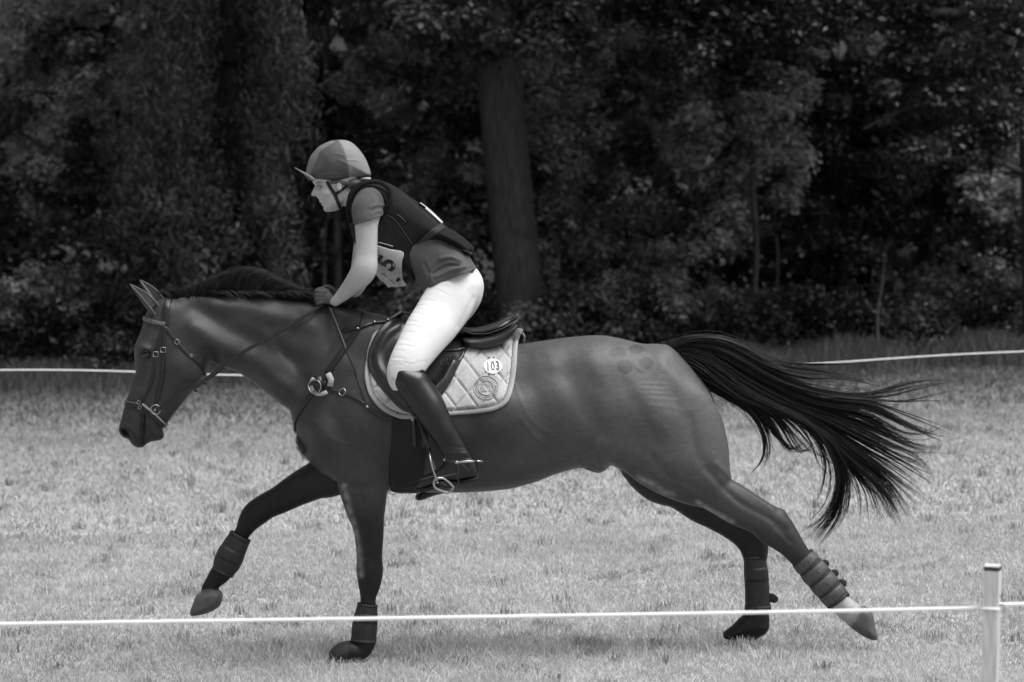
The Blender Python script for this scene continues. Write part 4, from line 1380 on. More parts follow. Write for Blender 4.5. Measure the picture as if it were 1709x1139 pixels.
# ears
for s in (-1, 1):
    BF.ball(P(566, 312, s * .072), [.014, .009, .021], k=.006)
    BF.ball(P(567, 311, s * .082), [.007, .007, .011], k=.004, sub=True)
bv, bq = BF.mesh(); bv = relax(bv, bq, 2)
rb = mesh_obj("body", bv, bq, m_skin); adopt(rb, rider)
for s in (-1, 1):
    mb = MB(); mb.ball(P(532.4, 312.6, s * .0385), [.0085, .0075, .0065], 12, 8)
    mb.build("eye", mat("eye_white", .35, .2, .5), rider)
mb = MB()
for s in (-1, 1):
    mb2 = MB()
    mb2.tube(spline([P(527.6, 311.2, s * .034), P(530.5, 309.6, s * .045), P(534.5, 310.2, s * .051), P(537.5, 312, s * .055)], 4), .0016, 6)
    mb2.tube(spline([P(526.5, 306.6, s * .036), P(531, 305.0, s * .048), P(537, 305.5, s * .056)], 4), [.0012, .002, .001], 6)
    mb2.build("eyebrow", m_hair, rider)
mb = MB(); mb.tube(spline([P(533.6, 337.6, -.024), P(536.5, 337.4, -.033), P(539.5, 336.4, -.0415)], 4), .0022, 6)
mb.build("teeth", mat("teeth", .65, .3, .4), rider)

# ---- shirt
TF = Field([P(575, 600)[0], -.30, P(700, 500)[2]], [P(805, 600)[0], .30, P(700, 290)[2]], .005)
TF.inflate([(583, 330), (596, 311), (620, 306), (646, 311), (690, 342), (742, 388), (775, 416), (787, 434), (796, 449), (801, 458), (798, 470), (778, 480), (757, 488), (740, 494), (725, 498), (712, 494), (704, 484), (699, 474),
            (692, 465), (675, 455), (650, 449), (625, 434), (600, 413), (592, 392), (585, 360)],
           [(610, 330, .155, 30), (600, 380, .145, 30), (650, 370, .170, 45), (700, 410, .152, 45), (740, 440, .158, 34), (775, 460, .185, 26), (725, 485, .172, 26)], 0, nspl=4)
sl = edges_chain([(591, 333, 643, 344, -.15, .9), (587, 348, 640, 352, -.175, .88), (588, 362, 638, 358, -.19, .86), (590, 374, 637, 363, -.2, .88)], 0)
TF.chain(sl, k=.012)
sl2 = sl.copy(); sl2[:, 1] *= -1
TF.chain(sl2, k=.012)
tv, tq = TF.mesh(); tv = relax(tv, tq, 2)
# the sleeves end in a clean hem
def cut_below(v, q, fn):
    keep = ~fn(v)
    fk = keep[q].all(1)
    used = np.unique(q[fk]); remap = -np.ones(len(v), int); remap[used] = np.arange(len(used))
    return v[used], remap[q[fk]]
def slv(v):
    x, y = PX(v)
    line = 377.5 - (x - 590) * .33
    hem = np.interp(x, [690, 705, 714, 722, 733, 745, 757, 776, 795, 806], [495, 489, 485, 478, 471.5, 469, 465, 457, 448.5, 442])
    return ((np.abs(v[:, 1]) > .125) & (x < 650) & (y > line)) | ((x > 680) & (y > hem))
tv, tq = cut_below(tv, tq, slv)
sh = mesh_obj("shirt", tv, tq, m_shirt)
crease(sh, [(((735, 432), (752, 430), (768, 436)), 2.4, .008), (((722, 457), (745, 444), (765, 443)), 2.2, -.010), (((728, 463), (750, 453), (775, 446)), 2.4, .009), (((718, 455), (738, 436), (755, 433)), 3, -.006),
            (((742, 466), (765, 455), (790, 447)), 1.8, -.004), (((708, 440), (715, 460), (712, 478)), 3, -.006), (((622, 352), (632, 347), (641, 349)), 1.8, -.004), (((618, 346), (630, 342), (640, 343)), 1.8, .004),
            (((620, 358), (630, 353), (638, 356)), 1.6, .003), (((626, 322), (634, 332), (636, 345)), 3, -.004), (((598, 372), (615, 368), (636, 360)), 1.8, .0022)])
adopt(sh, rider)
so = sh.modifiers.new("thickness", 'SOLIDIFY'); so.thickness = .0025; so.offset = -1

# ---- body protector vest
vest = [(581, 345), (580, 330), (586, 317), (596, 306), (610, 301), (624, 300), (646, 305), (665, 315), (690, 333), (714, 350), (742, 376), (763, 389), (780, 402), (791, 413), (790, 421), (781, 430), (772, 426), (760, 417),
        (745, 410), (732, 407), (715, 410), (703, 420), (698, 438), (694, 466), (685, 466), (675, 456), (650, 449), (625, 437), (603, 420), (593, 408), (586, 388), (581, 365)]
VF = Field([P(570, 600)[0], -.26, P(700, 475)[2]], [P(800, 600)[0], .26, P(700, 292)[2]], .0045)
VF.inflate(vest, [(600, 318, .165, 16), (590, 370, .15, 24), (625, 330, .185, 26), (660, 350, .185, 34), (640, 400, .180, 38), (690, 380, .180, 36), (740, 395, .172, 24), (782, 418, .12, 14), (690, 440, .165, 30), (720, 395, .176, 24)], 0,
           [(((647, 359), (665, 373), (677, 391), (690, 410)), 3, -.004)], nspl=4, pw=2.2)
# arm holes and a hollow skirt at the back
for s in (-1, 1):
    VF.chain(np.array([[*P(616, 345, s * .20), .078, .9], [*P(612, 366, s * .22), .072, .9]]), k=.008, sub=True)
for s in (-1, 1):
    VF.ball(P(745, 424, s * .14), [.08, .05, .035], k=.01, sub=True)
vv, vq = VF.mesh(); vv = relax(vv, vq, 2)
ve = mesh_obj("vest", vv, vq, m_vest); adopt(ve, rider)
VB = bvh_of(ve)
rim = [(584, 372), (580, 352), (583, 334), (591, 320), (602, 309), (618, 304), (634, 305), (646, 312), (652, 322), (652, 334), (646, 345), (638, 355)]
mb = MB()
for s in (-1, 1):
    mb = MB()
    pts = [P(a, b, s * y) for (a, b), y in zip(rim, (.13, .15, .165, .172, .172, .168, .168, .172, .178, .185, .185, .175))]
    mb.tube(spline(pts, 5), [.009, .011, .012, .011, .010, .009], 10, flat=.8)
    mb.build("armhole_rim", m_vest, rider)
m_pipe = mat("grey_piping", .07, .5, .4)
m_band = mat("waist_webbing", .028, .75, .3, bump=.0008, bump_scale=700)
mb = MB(); strap_on(mb, VB, [(739, 377), (726, 386), (712, 396), (700, 406), (692, 418)], .032, .003, thick=.12)
mb.build("waist_band", m_band, rider)
for pts, w in (([(646, 359), (658, 366), (668, 378), (678, 393), (688, 407)], .003), ([(662, 358), (670, 363), (677, 371)], .0035), ([(664, 320), (690, 342), (716, 364), (734, 381)], .0022)):
    mb = MB(); strap_on(mb, VB, pts, w, .002, thick=.6); mb.build("piping", m_pipe, rider)
mb = MB(); strap_on(mb, VB, [(631, 404.5), (643, 407.5), (656, 411.5)], .0035, .003, thick=.6)
mb.build("piping", mat("pale_piping", .45, .5, .3), rider)
mb = MB(); strap_on(mb, VB, [(703, 420), (715, 411.5), (732, 408), (746, 410), (762, 415), (778, 419), (789, 424)], .007, .001, thick=.7)
mb.build("hem_binding", m_pipe, rider)
# number bib on the side
bib = [(606, 404), (618, 406), (630.5, 409), (652, 416), (672.7, 420.5), (671.2, 436), (671.5, 450), (673, 465), (679.7, 473.6), (670, 475.5), (660, 478), (654, 476), (649, 477), (638, 467), (629, 458), (614, 445), (604, 425)]
bb = patch("bib", VB, bib, 1.8, mat("bib_paper", .46, .7, .2, noise_amt=.06, noise_scale=60), thick=.0015, off=.006, parent=None, nspl=3, smooth_it=10,
           hfun=lambda x, y, d: .0035 * np.sin((x * .8 + y * .5) * .35) * sstep(430, 470, y))
adopt(bb, rider); BB = bvh_of(bb)
g5 = glyph_on("5", 646.5, 440, 44, 60, BB, m_ink, "number", rider, off=.0012, bold=.035, sx=.86)
g6 = glyph_on("-", 663, 466, 26, 50, BB, m_ink, "number_dash", rider, off=.0012, bold=.06, sx=.8)
mb = MB()
mb.tube(on([(636, 456), (645, 461), (654, 470), (659, 474)], .0012, BB), .0022, 4)
mb.tube(on([(631, 419), (632, 427)], .0012, BB), .0020, 4)
mb.split("print", mat("faded_print", .12, .6, .2), rider)
# bib on the back, seen edge on
out = np.array(P(740, 340, 0)) - np.array(P(715, 372, 0)); out /= np.linalg.norm(out)
rows = []
for i in range(9):
    t = i / 8
    for j in range(9):
        y = -.085 + .17 * j / 8
        o_ = P(700 + 38 * t, 340 + 33 * t, y) + out * .3
        loc, nn, _, _ = VB.ray_cast(Vector(o_), Vector(-out))
        rows.append(np.array(loc) + out * .004 if loc is not None else o_ - out * .3)
rows = np.array(rows)
q = [[i * 9 + j, (i + 1) * 9 + j, (i + 1) * 9 + j + 1, i * 9 + j + 1] for i in range(8) for j in range(8)]
bk = mesh_obj("back_bib", rows, q, mat("back_bib_paper", .5, .6, .2)); adopt(bk, rider)
so = bk.modifiers.new("t", 'SOLIDIFY'); so.thickness = .003; so.offset = 1
mb = MB(); mb.tube([r + out * .001 for r in rows[[0, 9, 18]]], .008, 8, flat=.3)
strap_on(mb, VB, [(664, 312), (680, 322), (700, 337), (716, 350)], .012, .002)
mb.build("back_strap", m_vest, rider)

# ---- breeches
RF = Field([P(635, 600, -.4)[0], -.47, P(700, 650, -.3)[2]], [P(815, 600)[0], .47, P(600, 435)[2]], .0055)
RF.inflate([(712, 486), (722, 477), (733, 471), (745, 469), (757, 465), (776, 457), (793, 448.5), (800, 455), (805.5, 466), (807.5, 480), (804, 500), (796, 516), (782, 534), (762, 545), (738, 545), (710, 525), (700, 505)],
           [(725, 485, .15, 24), (760, 480, .165, 40), (795, 480, .155, 40), (780, 520, .14, 34), (735, 520, .15, 40)], 0, [(((800, 470), (785, 520)), 10, .006)], nspl=4)
for s in (-1, 1):
    rows = [(717, 489, 797, 482, s * .095, .62), (704, 505, 790, 508, s * .125, .60), (686, 533, 768, 541, s * .18, .60), (672, 558, 749, 560, s * .245, .62), (659, 584, 727, 588, s * .305, .68),
            (649, 605, 711, 611, s * .345, .74), (646, 622, 700, 632, s * .36, .78), (656, 645, 704, 640, s * .366, .8)]
    RF.chain(edges_chain(rows, 0), k=.012)
rv, rq = RF.mesh(); rv = relax(rv, rq, 2)
def above(v):
    x, y = PX(v)
    line = np.interp(x, [700, 714, 722, 733, 745, 757, 776, 794, 815], [486, 478, 470, 463, 461, 457, 449, 441, 430])
    return y < line
rv, rq = cut_below(rv, rq, above)
bre = mesh_obj("breeches", rv, rq, m_breech)
random.seed(3)
ws = []
for (a, b, c, d_) in ((705, 498, 728, 501), (697, 508, 716, 508), (690, 519, 716, 526), (683, 533, 700, 537), (680, 541, 706, 545), (672, 552, 690, 553), (668, 563, 690, 571), (664, 573, 692, 577), (661, 583, 676, 584), (656, 594, 682, 599),
                      (655, 602, 690, 605), (690, 604, 712, 601), (652, 608, 672, 606), (733, 474, 752, 477), (727, 481, 745, 488), (752, 470, 775, 469), (700, 514, 725, 513)):
    ws.append((((a, b), ((a + c) / 2, (b + d_) / 2 - 1.5), (c, d_)), 1.3, .0010 * random.uniform(.3, 1.3)))
    ws.append((((a, b + 3), ((a + c) / 2, (b + d_) / 2 + 1.5), (c, d_ + 3)), 1.7, -.0008))
ws += [(((700, 560), (690, 590), (684, 608)), .9, .0012), (((790, 497), (776, 525), (766, 545)), 4, -.003)]
crease(bre, ws, lambda x, y, V: .0006 * np.array([noise.noise(Vector(v * 22)) for v in V]))
adopt(bre, rider)

# ---- tall boots
def tall_boot(s):
    KF = Field([P(640, 600, s * .45)[0] - .02, s * .385 - .10, P(700, 835, -.45)[2] - .04], [P(812, 600, .45)[0] + .03, s * .385 + .10, P(700, 600, -.45)[2] + .08], .0042)
    dy = 0 if s < 0 else 0
    KF.inflate([(655, 642), (654, 630), (657, 618), (663, 611.5), (674, 609), (684, 610.5), (697, 616), (708, 621), (718, 634), (728, 648), (738, 663), (745, 678), (751, 693), (760, 710), (770, 727), (779, 744), (788, 760), (797, 777), (799.5, 791),
                (794, 798), (778, 800), (762, 803), (742, 805), (722, 810), (706, 816), (696, 817), (692, 812), (696, 804), (706, 796), (722, 787), (734, 780), (741, 772), (739, 762), (733, 750), (725, 738), (717, 727), (706, 713), (697, 700), (687, 687), (677, 673), (665, 657)],
               [(680, 625, .070, 24), (690, 645, .068, 27), (712, 680, .068, 27), (735, 715, .064, 25), (755, 745, .050, 22), (770, 770, .042, 18), (785, 785, .038, 13), (760, 792, .040, 13), (725, 800, .044, 11), (702, 810, .036, 8)],
               s * .383, [(((745, 752), (760, 756), (778, 756)), 2.5, .004), (((742, 760), (762, 764), (784, 764)), 2.2, -.004), (((752, 744), (765, 746), (776, 746)), 2, -.003)], nspl=3,
               ycf=lambda gx, gy: s * (.362 + .026 * sstep(620, 700, gy)))
    v, q = KF.mesh(); v = relax(v, q, 2)
    o = mesh_obj("tall_boot", v, q, m_bootl)
    adopt(o, rider)
    B = bvh_of(o)
    if s < 0:
        # sole, heel, seams
        mb = MB()
        mb.tube(spline([P(a, b, -.385) for a, b in ((693, 815), (705, 818), (722, 813), (742, 808), (758, 806), (764, 806))], 5), [.010, .012, .012, .009], 8, flat=3.0)
        mb.build("sole", m_elastic, o)
        mb = MB()
        mb.tube([P(a, b, -.383) for a, b in ((767, 805), (783, 802), (798, 797))], [.011, .012, .011], 8, flat=2.9)
        mb.build("heel", m_elastic, o)
        mb = MB(); strap_on(mb, B, [(703, 621), (722, 646), (740, 673), (753, 700), (768, 730), (783, 757), (790, 770)], .004, .0005, thick=.7)
        mb.build("seam", m_bootl, o)
        mb = MB(); strap_on(mb, B, [(700, 618), (706, 620), (712, 623), (715, 627)], .018, .004)
        mb.build("garter", m_leather, o)
        mb = MB(); q_, _ = hit(B, 658.5, 631, .001); mb.ball(q_, [.010, .006, .015], 12, 8)
        mb.build("badge", mat("boot_badge", .45, .5, .4), o)
        mb = MB(); strap_on(mb, B, [(698, 803), (716, 797), (735, 796), (752, 793), (765, 790)], .0045, .001, thick=.6)
        mb.build("welt", mat("boot_welt", .09, .5, .4), o)
        # spur
        sp = empty("spur", tuple(P(762, 772, -.43))); adopt(sp, o) if False else setattr(sp, 'parent', o)
        mbs = MB(); strap_on(mbs, B, [(741, 770), (748, 770), (758, 772), (765, 773)], .013, .003)
        strap_on(mbs, B, [(764, 774), (765, 785), (763, 796), (765, 801)], .012, .003)
        strap_on(mbs, B, [(768, 775), (777, 781), (781, 788)], .010, .002)
        bpy.context.view_layer.update()
        x = mbs.build("spur_strap", m_leather); x.parent = o
        mbs = MB()
        strap_on(mbs, B, [(763, 772), (775, 771), (790, 770.5), (797, 770)], .010, .004)
        mbs.tube([P(796, 770, -.40), P(800, 770, -.385), P(806, 770.5, -.385)], [.004, .0045, .0035], 8)
        q_, _ = hit(B, 762, 772, .006); mbs.ball(q_, [.009, .005, .008], 10, 8)
        q_, _ = hit(B, 743, 767.5, .004); mbs.ball(q_, [.006, .004, .007], 10, 8)
        mbs.split("spur", m_steel, o)
        bpy.data.objects.remove(sp)
    return o
tall_boot(-1)
fb = tall_boot(1)
fb.location = fb.location + Vector((0.0, 0, -.055))

# ---- gloves
for s in (-1, 1):
    y0 = -.085 if s < 0 else .075
    lo = P(515, 525, y0) - np.array([.01, .10, .01]); hi = P(585, 466, y0) + np.array([.01, .10, .01])
    GF = Field(lo, hi, .0025)
    hand(GF, s, 1.0, grow=.0012)
    gv, gq = GF.mesh(); gv = relax(gv, gq, 1)
    go = mesh_obj("glove", gv, gq, m_glove); adopt(go, rider)
    if s < 0:
        GB = bvh_of(go)
        mb = MB(); strap_on(mb, GB, [(552, 492), (554, 500), (555, 508)], .012, .002)
        mb.build("glove_tab", m_glove, rider)
        mb = MB(); mb.tube(on([(548, 511), (551, 511.5), (554, 511)], .002, GB), .0025, 6)
        mb.build("glove_buckle", mat("glove_metal", .5, .3, .5, metal=.8), rider)
# far forearm sleeve tip is bare skin; nothing more

# ---- helmet with silk cover
HL = Field([P(505, 600)[0], -.14, P(700, 312)[2]], [P(626, 600)[0], .14, P(700, 228)[2]], .0038)
HL.inflate([(511, 296), (510.5, 290), (511.5, 283), (516, 266), (522, 256), (531, 246), (540, 240.5), (550, 236), (560, 234), (573, 233.8), (585, 237), (596, 246), (605, 257), (611.5, 268), (616.5, 281), (619, 291), (617, 296), (604, 299.5),
            (582, 304), (555, 305), (530, 304), (516, 301)],
           [(530, 275, .085, 34), (565, 260, .104, 42), (565, 285, .112, 44), (600, 280, .095, 36), (515, 296, .06, 16), (615, 292, .07, 18), (565, 300, .104, 14)], 0, pw=2.1, nspl=3)
lv, lq = HL.mesh(); lv = relax(lv, lq, 3)
lx, ly = PX(lv)
front = np.interp(ly, [237, 252, 290, 305], [558, 534, 518, 516])
rear = np.interp(ly, [236, 241, 255, 276, 293, 305], [566, 570, 575.5, 581, 583, 584])
side = np.minimum(lx - front, rear - lx) + np.where(np.abs(lv[:, 1]) < .02, -30, 0)
lt = np.where(side > 0, .075, np.where(lx < 560, .15, .21))
seamd = np.exp(-(np.minimum(np.abs(lx - front), np.abs(lx - rear)) / 1.0) ** 2)
bandl = np.interp(lx, [510, 530, 560, 585, 600, 617], [295, 299.5, 298.5, 297.5, 295, 290.5])
lt = np.where(ly > bandl, .05, lt)
hel = mesh_obj("helmet", lv, lq, m_silk, None, True, {'tone': lt})
crease(hel, [(((529, 297), (540, 292), (560, 290)), 1.5, .0022), (((575, 262), (568, 258), (560, 257)), 1.2, .0018), (((579, 275), (572, 270), (565, 268)), 1.2, .0018), (((581, 292), (595, 294), (612, 290)), 1.3, -.002),
             (((580, 268), (590, 267), (600, 270)), 1.3, .0016), (((520, 296), (533, 290), (548, 287)), 1.4, -.002)], lambda x, y, V: -.0012 * np.interp(np.minimum(np.abs(x - np.interp(y, [237, 252, 290, 305], [558, 534, 518, 516])), np.abs(x - np.interp(y, [236, 241, 255, 276, 293, 305], [566, 570, 575.5, 581, 583, 584]))), [0, 1.5], [1, 0]))
adopt(hel, rider)
# peak
V, F = [], []
for lay in (0, 1):
    for i in range(9):
        v = i / 8
        for j in range(13):
            u = -1 + j / 6
            bx, by = 517 + 9 * u * u, 297.5 + 2.0 * u * u
            tx, ty = bx - 25 * (1 - .55 * u * u), by - 17 * (1 - .55 * u * u)
            p = P(bx + (tx - bx) * v, by + (ty - by) * v - 1.5 * math.sin(v * 2.6), u * .072 * (1 - .15 * v))
            p = np.array(p) + np.array([-.0, 0, -.004]) * lay
            V.append(p)
for lay in (0, 1):
    for i in range(8):
        for j in range(12):
            a = lay * 117 + i * 13 + j
            F.append([a, a + 13, a + 14, a + 1] if lay == 0 else [a, a + 1, a + 14, a + 13])
for j in range(12):
    a = 8 * 13 + j; F.append([a, a + 117, a + 118, a + 1])
for i in range(8):
    for j in (0, 12):
        a = i * 13 + j; F.append([a, a + 13, a + 130, a + 117])
pk = mesh_obj("peak", V, F, mat("peak_cloth", .36, .6, .3)); pk.parent = hel
# chin strap
HD = bvh_of(rb)
mb = MB()
for s_ in (1,):
    strap_on(mb, HD, [(546, 303), (550, 311), (555, 319), (559, 325), (563, 335), (567, 346), (571, 355)], .016, .003)
    strap_on(mb, HD, [(582, 308), (574, 314), (566, 320), (560, 325)], .013, .003)
mb.build("chin_strap", m_elastic, rider)
# hair at the nape, enlarged to paint helmet shadow, and a collar glimpse
mb = MB()
strap_on(mb, HD, [(552, 304), (562, 304), (574, 306), (586, 307)], .018, .004, thick=.5)
mb.ball(P(591, 307, 0), [.054, .076, .036], 20, 12)
mb.build("hair", m_hair, rider)
mb = MB(); mb.ball(P(609, 299, 0), [.030, .055, .012], 14, 8)
mb.build("collar", mat("collar_cloth", .42, .8, .2), rider)
# ============================================================ GROUND, ROPES, POST
def ground_mat():
    m = bpy.data.materials.new("meadow_soil"); m.use_nodes = True
    nt = m.node_tree; b = nt.nodes['Principled BSDF']
    b.inputs['Roughness'].default_value = .95; b.inputs['Specular IOR Level'].default_value = .1
    co = nt.nodes.new('ShaderNodeTexCoord')
    def nz(scale, detail=6, st=None):
        n = nt.nodes.new('ShaderNodeTexNoise'); n.inputs['Scale'].default_value = scale; n.inputs['Detail'].default_value = detail
        src = co.outputs['Object']
        if st:
            mp = nt.nodes.new('ShaderNodeMapping'); mp.inputs['Scale'].default_value = st
            nt.links.new(src, mp.inputs[0]); src = mp.outputs[0]
        nt.links.new(src, n.inputs['Vector']); return n.outputs['Fac']
    def mr(x, a, b_, c, d):
        r = nt.nodes.new('ShaderNodeMapRange')
        for i, v in enumerate((a, b_, c, d)): r.inputs[i + 1].default_value = v
        nt.links.new(x, r.inputs[0]); return r.outputs[0]
    def mul(a, c):
        r = nt.nodes.new('ShaderNodeMath'); r.operation = 'MULTIPLY'
        nt.links.new(a, r.inputs[0]); nt.links.new(c, r.inputs[1]); return r.outputs[0]
    v = mul(mul(mr(nz(.55), .3, .7, .32, .44), mr(nz(3.0), .3, .7, .85, 1.15)), mr(nz(28, 8, (1, .35, 1)), .3, .7, .62, 1.38))
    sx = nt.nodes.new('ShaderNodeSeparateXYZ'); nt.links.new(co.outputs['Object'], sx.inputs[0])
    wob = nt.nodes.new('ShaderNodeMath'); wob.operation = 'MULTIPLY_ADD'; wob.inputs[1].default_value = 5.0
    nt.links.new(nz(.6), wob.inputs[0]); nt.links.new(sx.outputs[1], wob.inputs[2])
    v = mul(v, mr(wob.outputs[0], 11.0, 28.5, 1.0, .12))      # dry turf, greener grass under painted shade, then leaf litter of the wood floor
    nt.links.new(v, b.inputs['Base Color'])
    bp = nt.nodes.new('ShaderNodeBump'); bp.inputs['Strength'].default_value = .8; bp.inputs['Distance'].default_value = .03
    nt.links.new(nz(45, 6), bp.inputs['Height']); nt.links.new(bp.outputs[0], b.inputs['Normal'])
    return m
gx = np.linspace(-110, 110, 111); gy = np.concatenate([np.linspace(-30, 60, 121), np.linspace(62, 160, 30)])
GX, GY = np.meshgrid(gx, gy, indexing='ij')
def ground_z(x, y):
    x = np.asarray(x, float); y = np.asarray(y, float)
    return .03 * np.sin(x * .31 + 1.0) * np.sin(y * .23) * sstep(3, 14, np.hypot(x, y * .8)) + 20.0 * sstep(54, 100, y)  # added rise behind the wood, keeps bright sky out of the gaps
Vg = np.stack([GX, GY, ground_z(GX, GY)], -1).reshape(-1, 3)
nx_, ny_ = GX.shape
ii = np.arange(nx_ * ny_).reshape(nx_, ny_)
Fg = np.stack([ii[:-1, :-1], ii[1:, :-1], ii[1:, 1:], ii[:-1, 1:]], -1).reshape(-1, 4)
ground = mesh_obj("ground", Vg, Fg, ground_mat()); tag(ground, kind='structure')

# ---- mown grass, a few hundred thousand blades
m_grass = mat("grass_blades", rough=.75, spec=.25, attr='tone', trans=.30)
def blades(n, d0, d1, h, w, seedtone, margin=1.5, clumpf=.35, side=0.0):
    d = np.sqrt(rng.uniform(d0 ** 2, d1 ** 2, n))
    x = rng.uniform(-1, 1, n) * (.18 * d * margin + side)
    y = d - 13.3
    # clumping
    k = int(n * clumpf)
    idx = rng.integers(0, n, k)
    x[:k] = x[idx] + rng.normal(0, .02, k); y[:k] = y[idx] + rng.normal(0, .02, k)
    fld = np.sin(x * 1.7 + np.sin(y * 1.1) * 1.5) * np.sin(y * 1.3 + np.sin(x * .9) * 2) 
    fld2 = np.sin(x * 5.1 + 3 * np.sin(y * 2.3)) * np.sin(y * 4.3 + 2 * np.sin(x * 3.7))
    hh = h * rng.lognormal(0, .32, n) * (1 + .18 * fld + .22 * fld2)
    ww = w * rng.uniform(.6, 1.4, n)
    z = ground_z(x, y) - .003
    a = rng.uniform(0, 2 * math.pi, n)
    lean = rng.normal(0, .6, (n, 2)) * hh[:, None]
    bx, by = np.cos(a) * ww / 2, np.sin(a) * ww / 2
    base = np.stack([x, y, z], 1)
    off = np.stack([bx, by, np.zeros(n)], 1)
    mid = base + np.stack([lean[:, 0] * .35, lean[:, 1] * .35, hh * .55], 1)
    tip = base + np.stack([lean[:, 0], lean[:, 1], hh * rng.uniform(.75, 1, n)], 1)
    V = np.stack([base - off, base + off, mid + off * .8, mid - off * .8, tip + off * .12, tip - off * .12], 1).reshape(-1, 3)
    o = np.arange(n)[:, None] * 6
    F = np.concatenate([o + np.array([[0, 1, 2, 3]]), o + np.array([[3, 2, 4, 5]])])
    fld3 = np.array([noise.noise(Vector((a_ * 1.1, b_ * .8, 3))) + .6 * noise.noise(Vector((a_ * 4.2, b_ * 3.1, 9))) for a_, b_ in zip(x, y)])
    t = seedtone * (1 + .22 * fld3) * rng.lognormal(0, .15, n) * (1 - .72 * sstep(23, 38, d)) * (1 - .45 * sstep(.42, .6, fld3)) * (1 + .12 * fld + .10 * fld2)  # tone falls toward the wood: canopy shade painted into the blades
    dry = rng.random(n) < .18
    t = np.where(dry, t * 1.2, t)
    return V, F, np.repeat(np.clip(t, .08, .85), 6)
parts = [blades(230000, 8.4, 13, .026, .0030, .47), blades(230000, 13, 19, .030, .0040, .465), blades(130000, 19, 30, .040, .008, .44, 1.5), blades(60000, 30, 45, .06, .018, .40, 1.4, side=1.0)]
# longer tufts
def tufts(n, per, d0, d1, h, tone_):
    Vs, Fs, Ts, off = [], [], [], 0
    for _ in range(n):
        d = math.sqrt(rng.uniform(d0 * d0, d1 * d1)); x = rng.uniform(-1, 1) * .2 * d; y = d - 13.3
        m = per
        a = rng.uniform(0, 2 * math.pi, m); s = rng.uniform(.2, 1, m)
        hh = h * rng.uniform(.5, 1.2, m)
        base = np.stack([x + rng.normal(0, .03, m), y + rng.normal(0, .03, m), np.full(m, float(ground_z(x, y)))], 1)
        tip = base + np.stack([np.cos(a) * s * hh * .8, np.sin(a) * s * hh * .8, hh], 1)
        o_ = np.stack([np.sin(a), -np.cos(a), np.zeros(m)], 1) * .0022 * (1 + d / 14)
        V = np.stack([base - o_, base + o_, (base * .45 + tip * .55) + o_ * .7 + [0, 0, .01], (base * .45 + tip * .55) - o_ * .7 + [0, 0, .01], tip + o_ * .1, tip - o_ * .1], 1).reshape(-1, 3)
        q = np.arange(m)[:, None] * 6 + off
        Fs.append(np.concatenate([q + np.array([[0, 1, 2, 3]]), q + np.array([[3, 2, 4, 5]])])); off += 6 * m
        Vs.append(V); Ts.append(np.repeat(tone_ * rng.uniform(.6, 1.5, m), 6))
    return np.concatenate(Vs), np.concatenate(Fs), np.concatenate(Ts)
parts.append(tufts(200, 20, 8.6, 20, .05, .34))
parts.append(tufts(160, 18, 19, 30, .07, .30))
Vs, Fs, Ts, off = [], [], [], 0
for v, f, t in parts:
    Vs.append(v); Fs.append(f + off); Ts.append(t); off += len(v)
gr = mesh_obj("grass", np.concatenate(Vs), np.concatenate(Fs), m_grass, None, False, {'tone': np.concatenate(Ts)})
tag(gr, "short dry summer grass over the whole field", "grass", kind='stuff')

# ---- ropes and the post
m_rope = mat("white_rope", .88, .6, .3, bump=.001, bump_scale=300)
def rope(label, pxs, y, r):
    mb = MB(); mb.tube(spline([P(a, b, y) for a, b in pxs], 12), r, 8)
    o = mb.build("rope", m_rope)
    tag(o, label, "rope")
    return o
rope("thin white rope strung across the field between the horse and the wood", [(-4000, 709), (-900, 638), (0, 618), (404, 626.5), (850, 625), (1300, 610.5), (1709, 587), (2500, 567), (6000, 487)], 11.5, .0062)
rope("white rope in front of the horse's hooves tied to the wooden post", [(-3200, 1114), (-900, 1060), (0, 1042), (500, 1034.5), (1000, 1027), (1400, 1020), (1640, 1014.5), (1668, 1010.5), (1676, 1009)], -4.6, .0058)
rope("short white rope running off to the right of the wooden post", [(1674, 1009), (1709, 1008.5), (2300, 996), (4200, 952)], -4.6, .0058)
post = empty("fence_post", tuple(P(1650, 1480, -4.6)))
tag(post, "pale weathered square wooden stake holding the white rope at the right edge", "fence post")
m_wood = mat("pale_wood", .58, .8, .2, noise_amt=.16, noise_scale=14, stretch=(6, 6, .8), bump=.002, bump_scale=60)
top = P(1657, 944, -4.6); bot = P(1644, 1479, -4.6)
axz = Vector(top - bot).normalized()
M_ = Matrix.Translation(bot) @ axz.to_track_quat('Z', 'Y').to_matrix().to_4x4() @ Matrix.Rotation(R(-17), 4, 'Z')
L_ = float(np.linalg.norm(top - bot))
V, F = [], []
for i, z in enumerate(np.linspace(-.05, L_, 14)):
    for k, (a, b) in enumerate(((-.5, -.5), (-.40, -.5), (.40, -.5), (.5, -.5), (.5, -.4), (.5, .4), (.5, .5), (-.5, .5))):
        w = .068 * (1 + .012 * math.sin(i * 2.1 + k)); d_ = .046
        dz = .004 * math.sin(k * 1.3) if i == 13 else 0
        V.append(M_ @ Vector((a * w, b * d_, z + dz)))
for i in range(13):
    for k in range(8):
        F.append([i * 8 + k, i * 8 + (k + 1) % 8, (i + 1) * 8 + (k + 1) % 8, (i + 1) * 8 + k])
F.append(list(range(13 * 8, 14 * 8)))
me = mesh_obj("stake", V, F, m_wood, None, False)
adopt(me, post)
mb = MB(); mb.box((-.0345, -.0235, L_ - .014), (.0345, .0235, L_ - .002), M_); 
x = mb.build("weathered_end", mat("dirty_end_grain", .05, .9, .2, noise_amt=.5, noise_scale=60), None, False); adopt(x, post)
mb = MB(); mb.box((.004, -.0245, L_ - .098), (.029, -.0225, L_ - .092), M_)
x = mb.build("nail_notch", m_ink, None, False); adopt(x, post)
mb = MB()
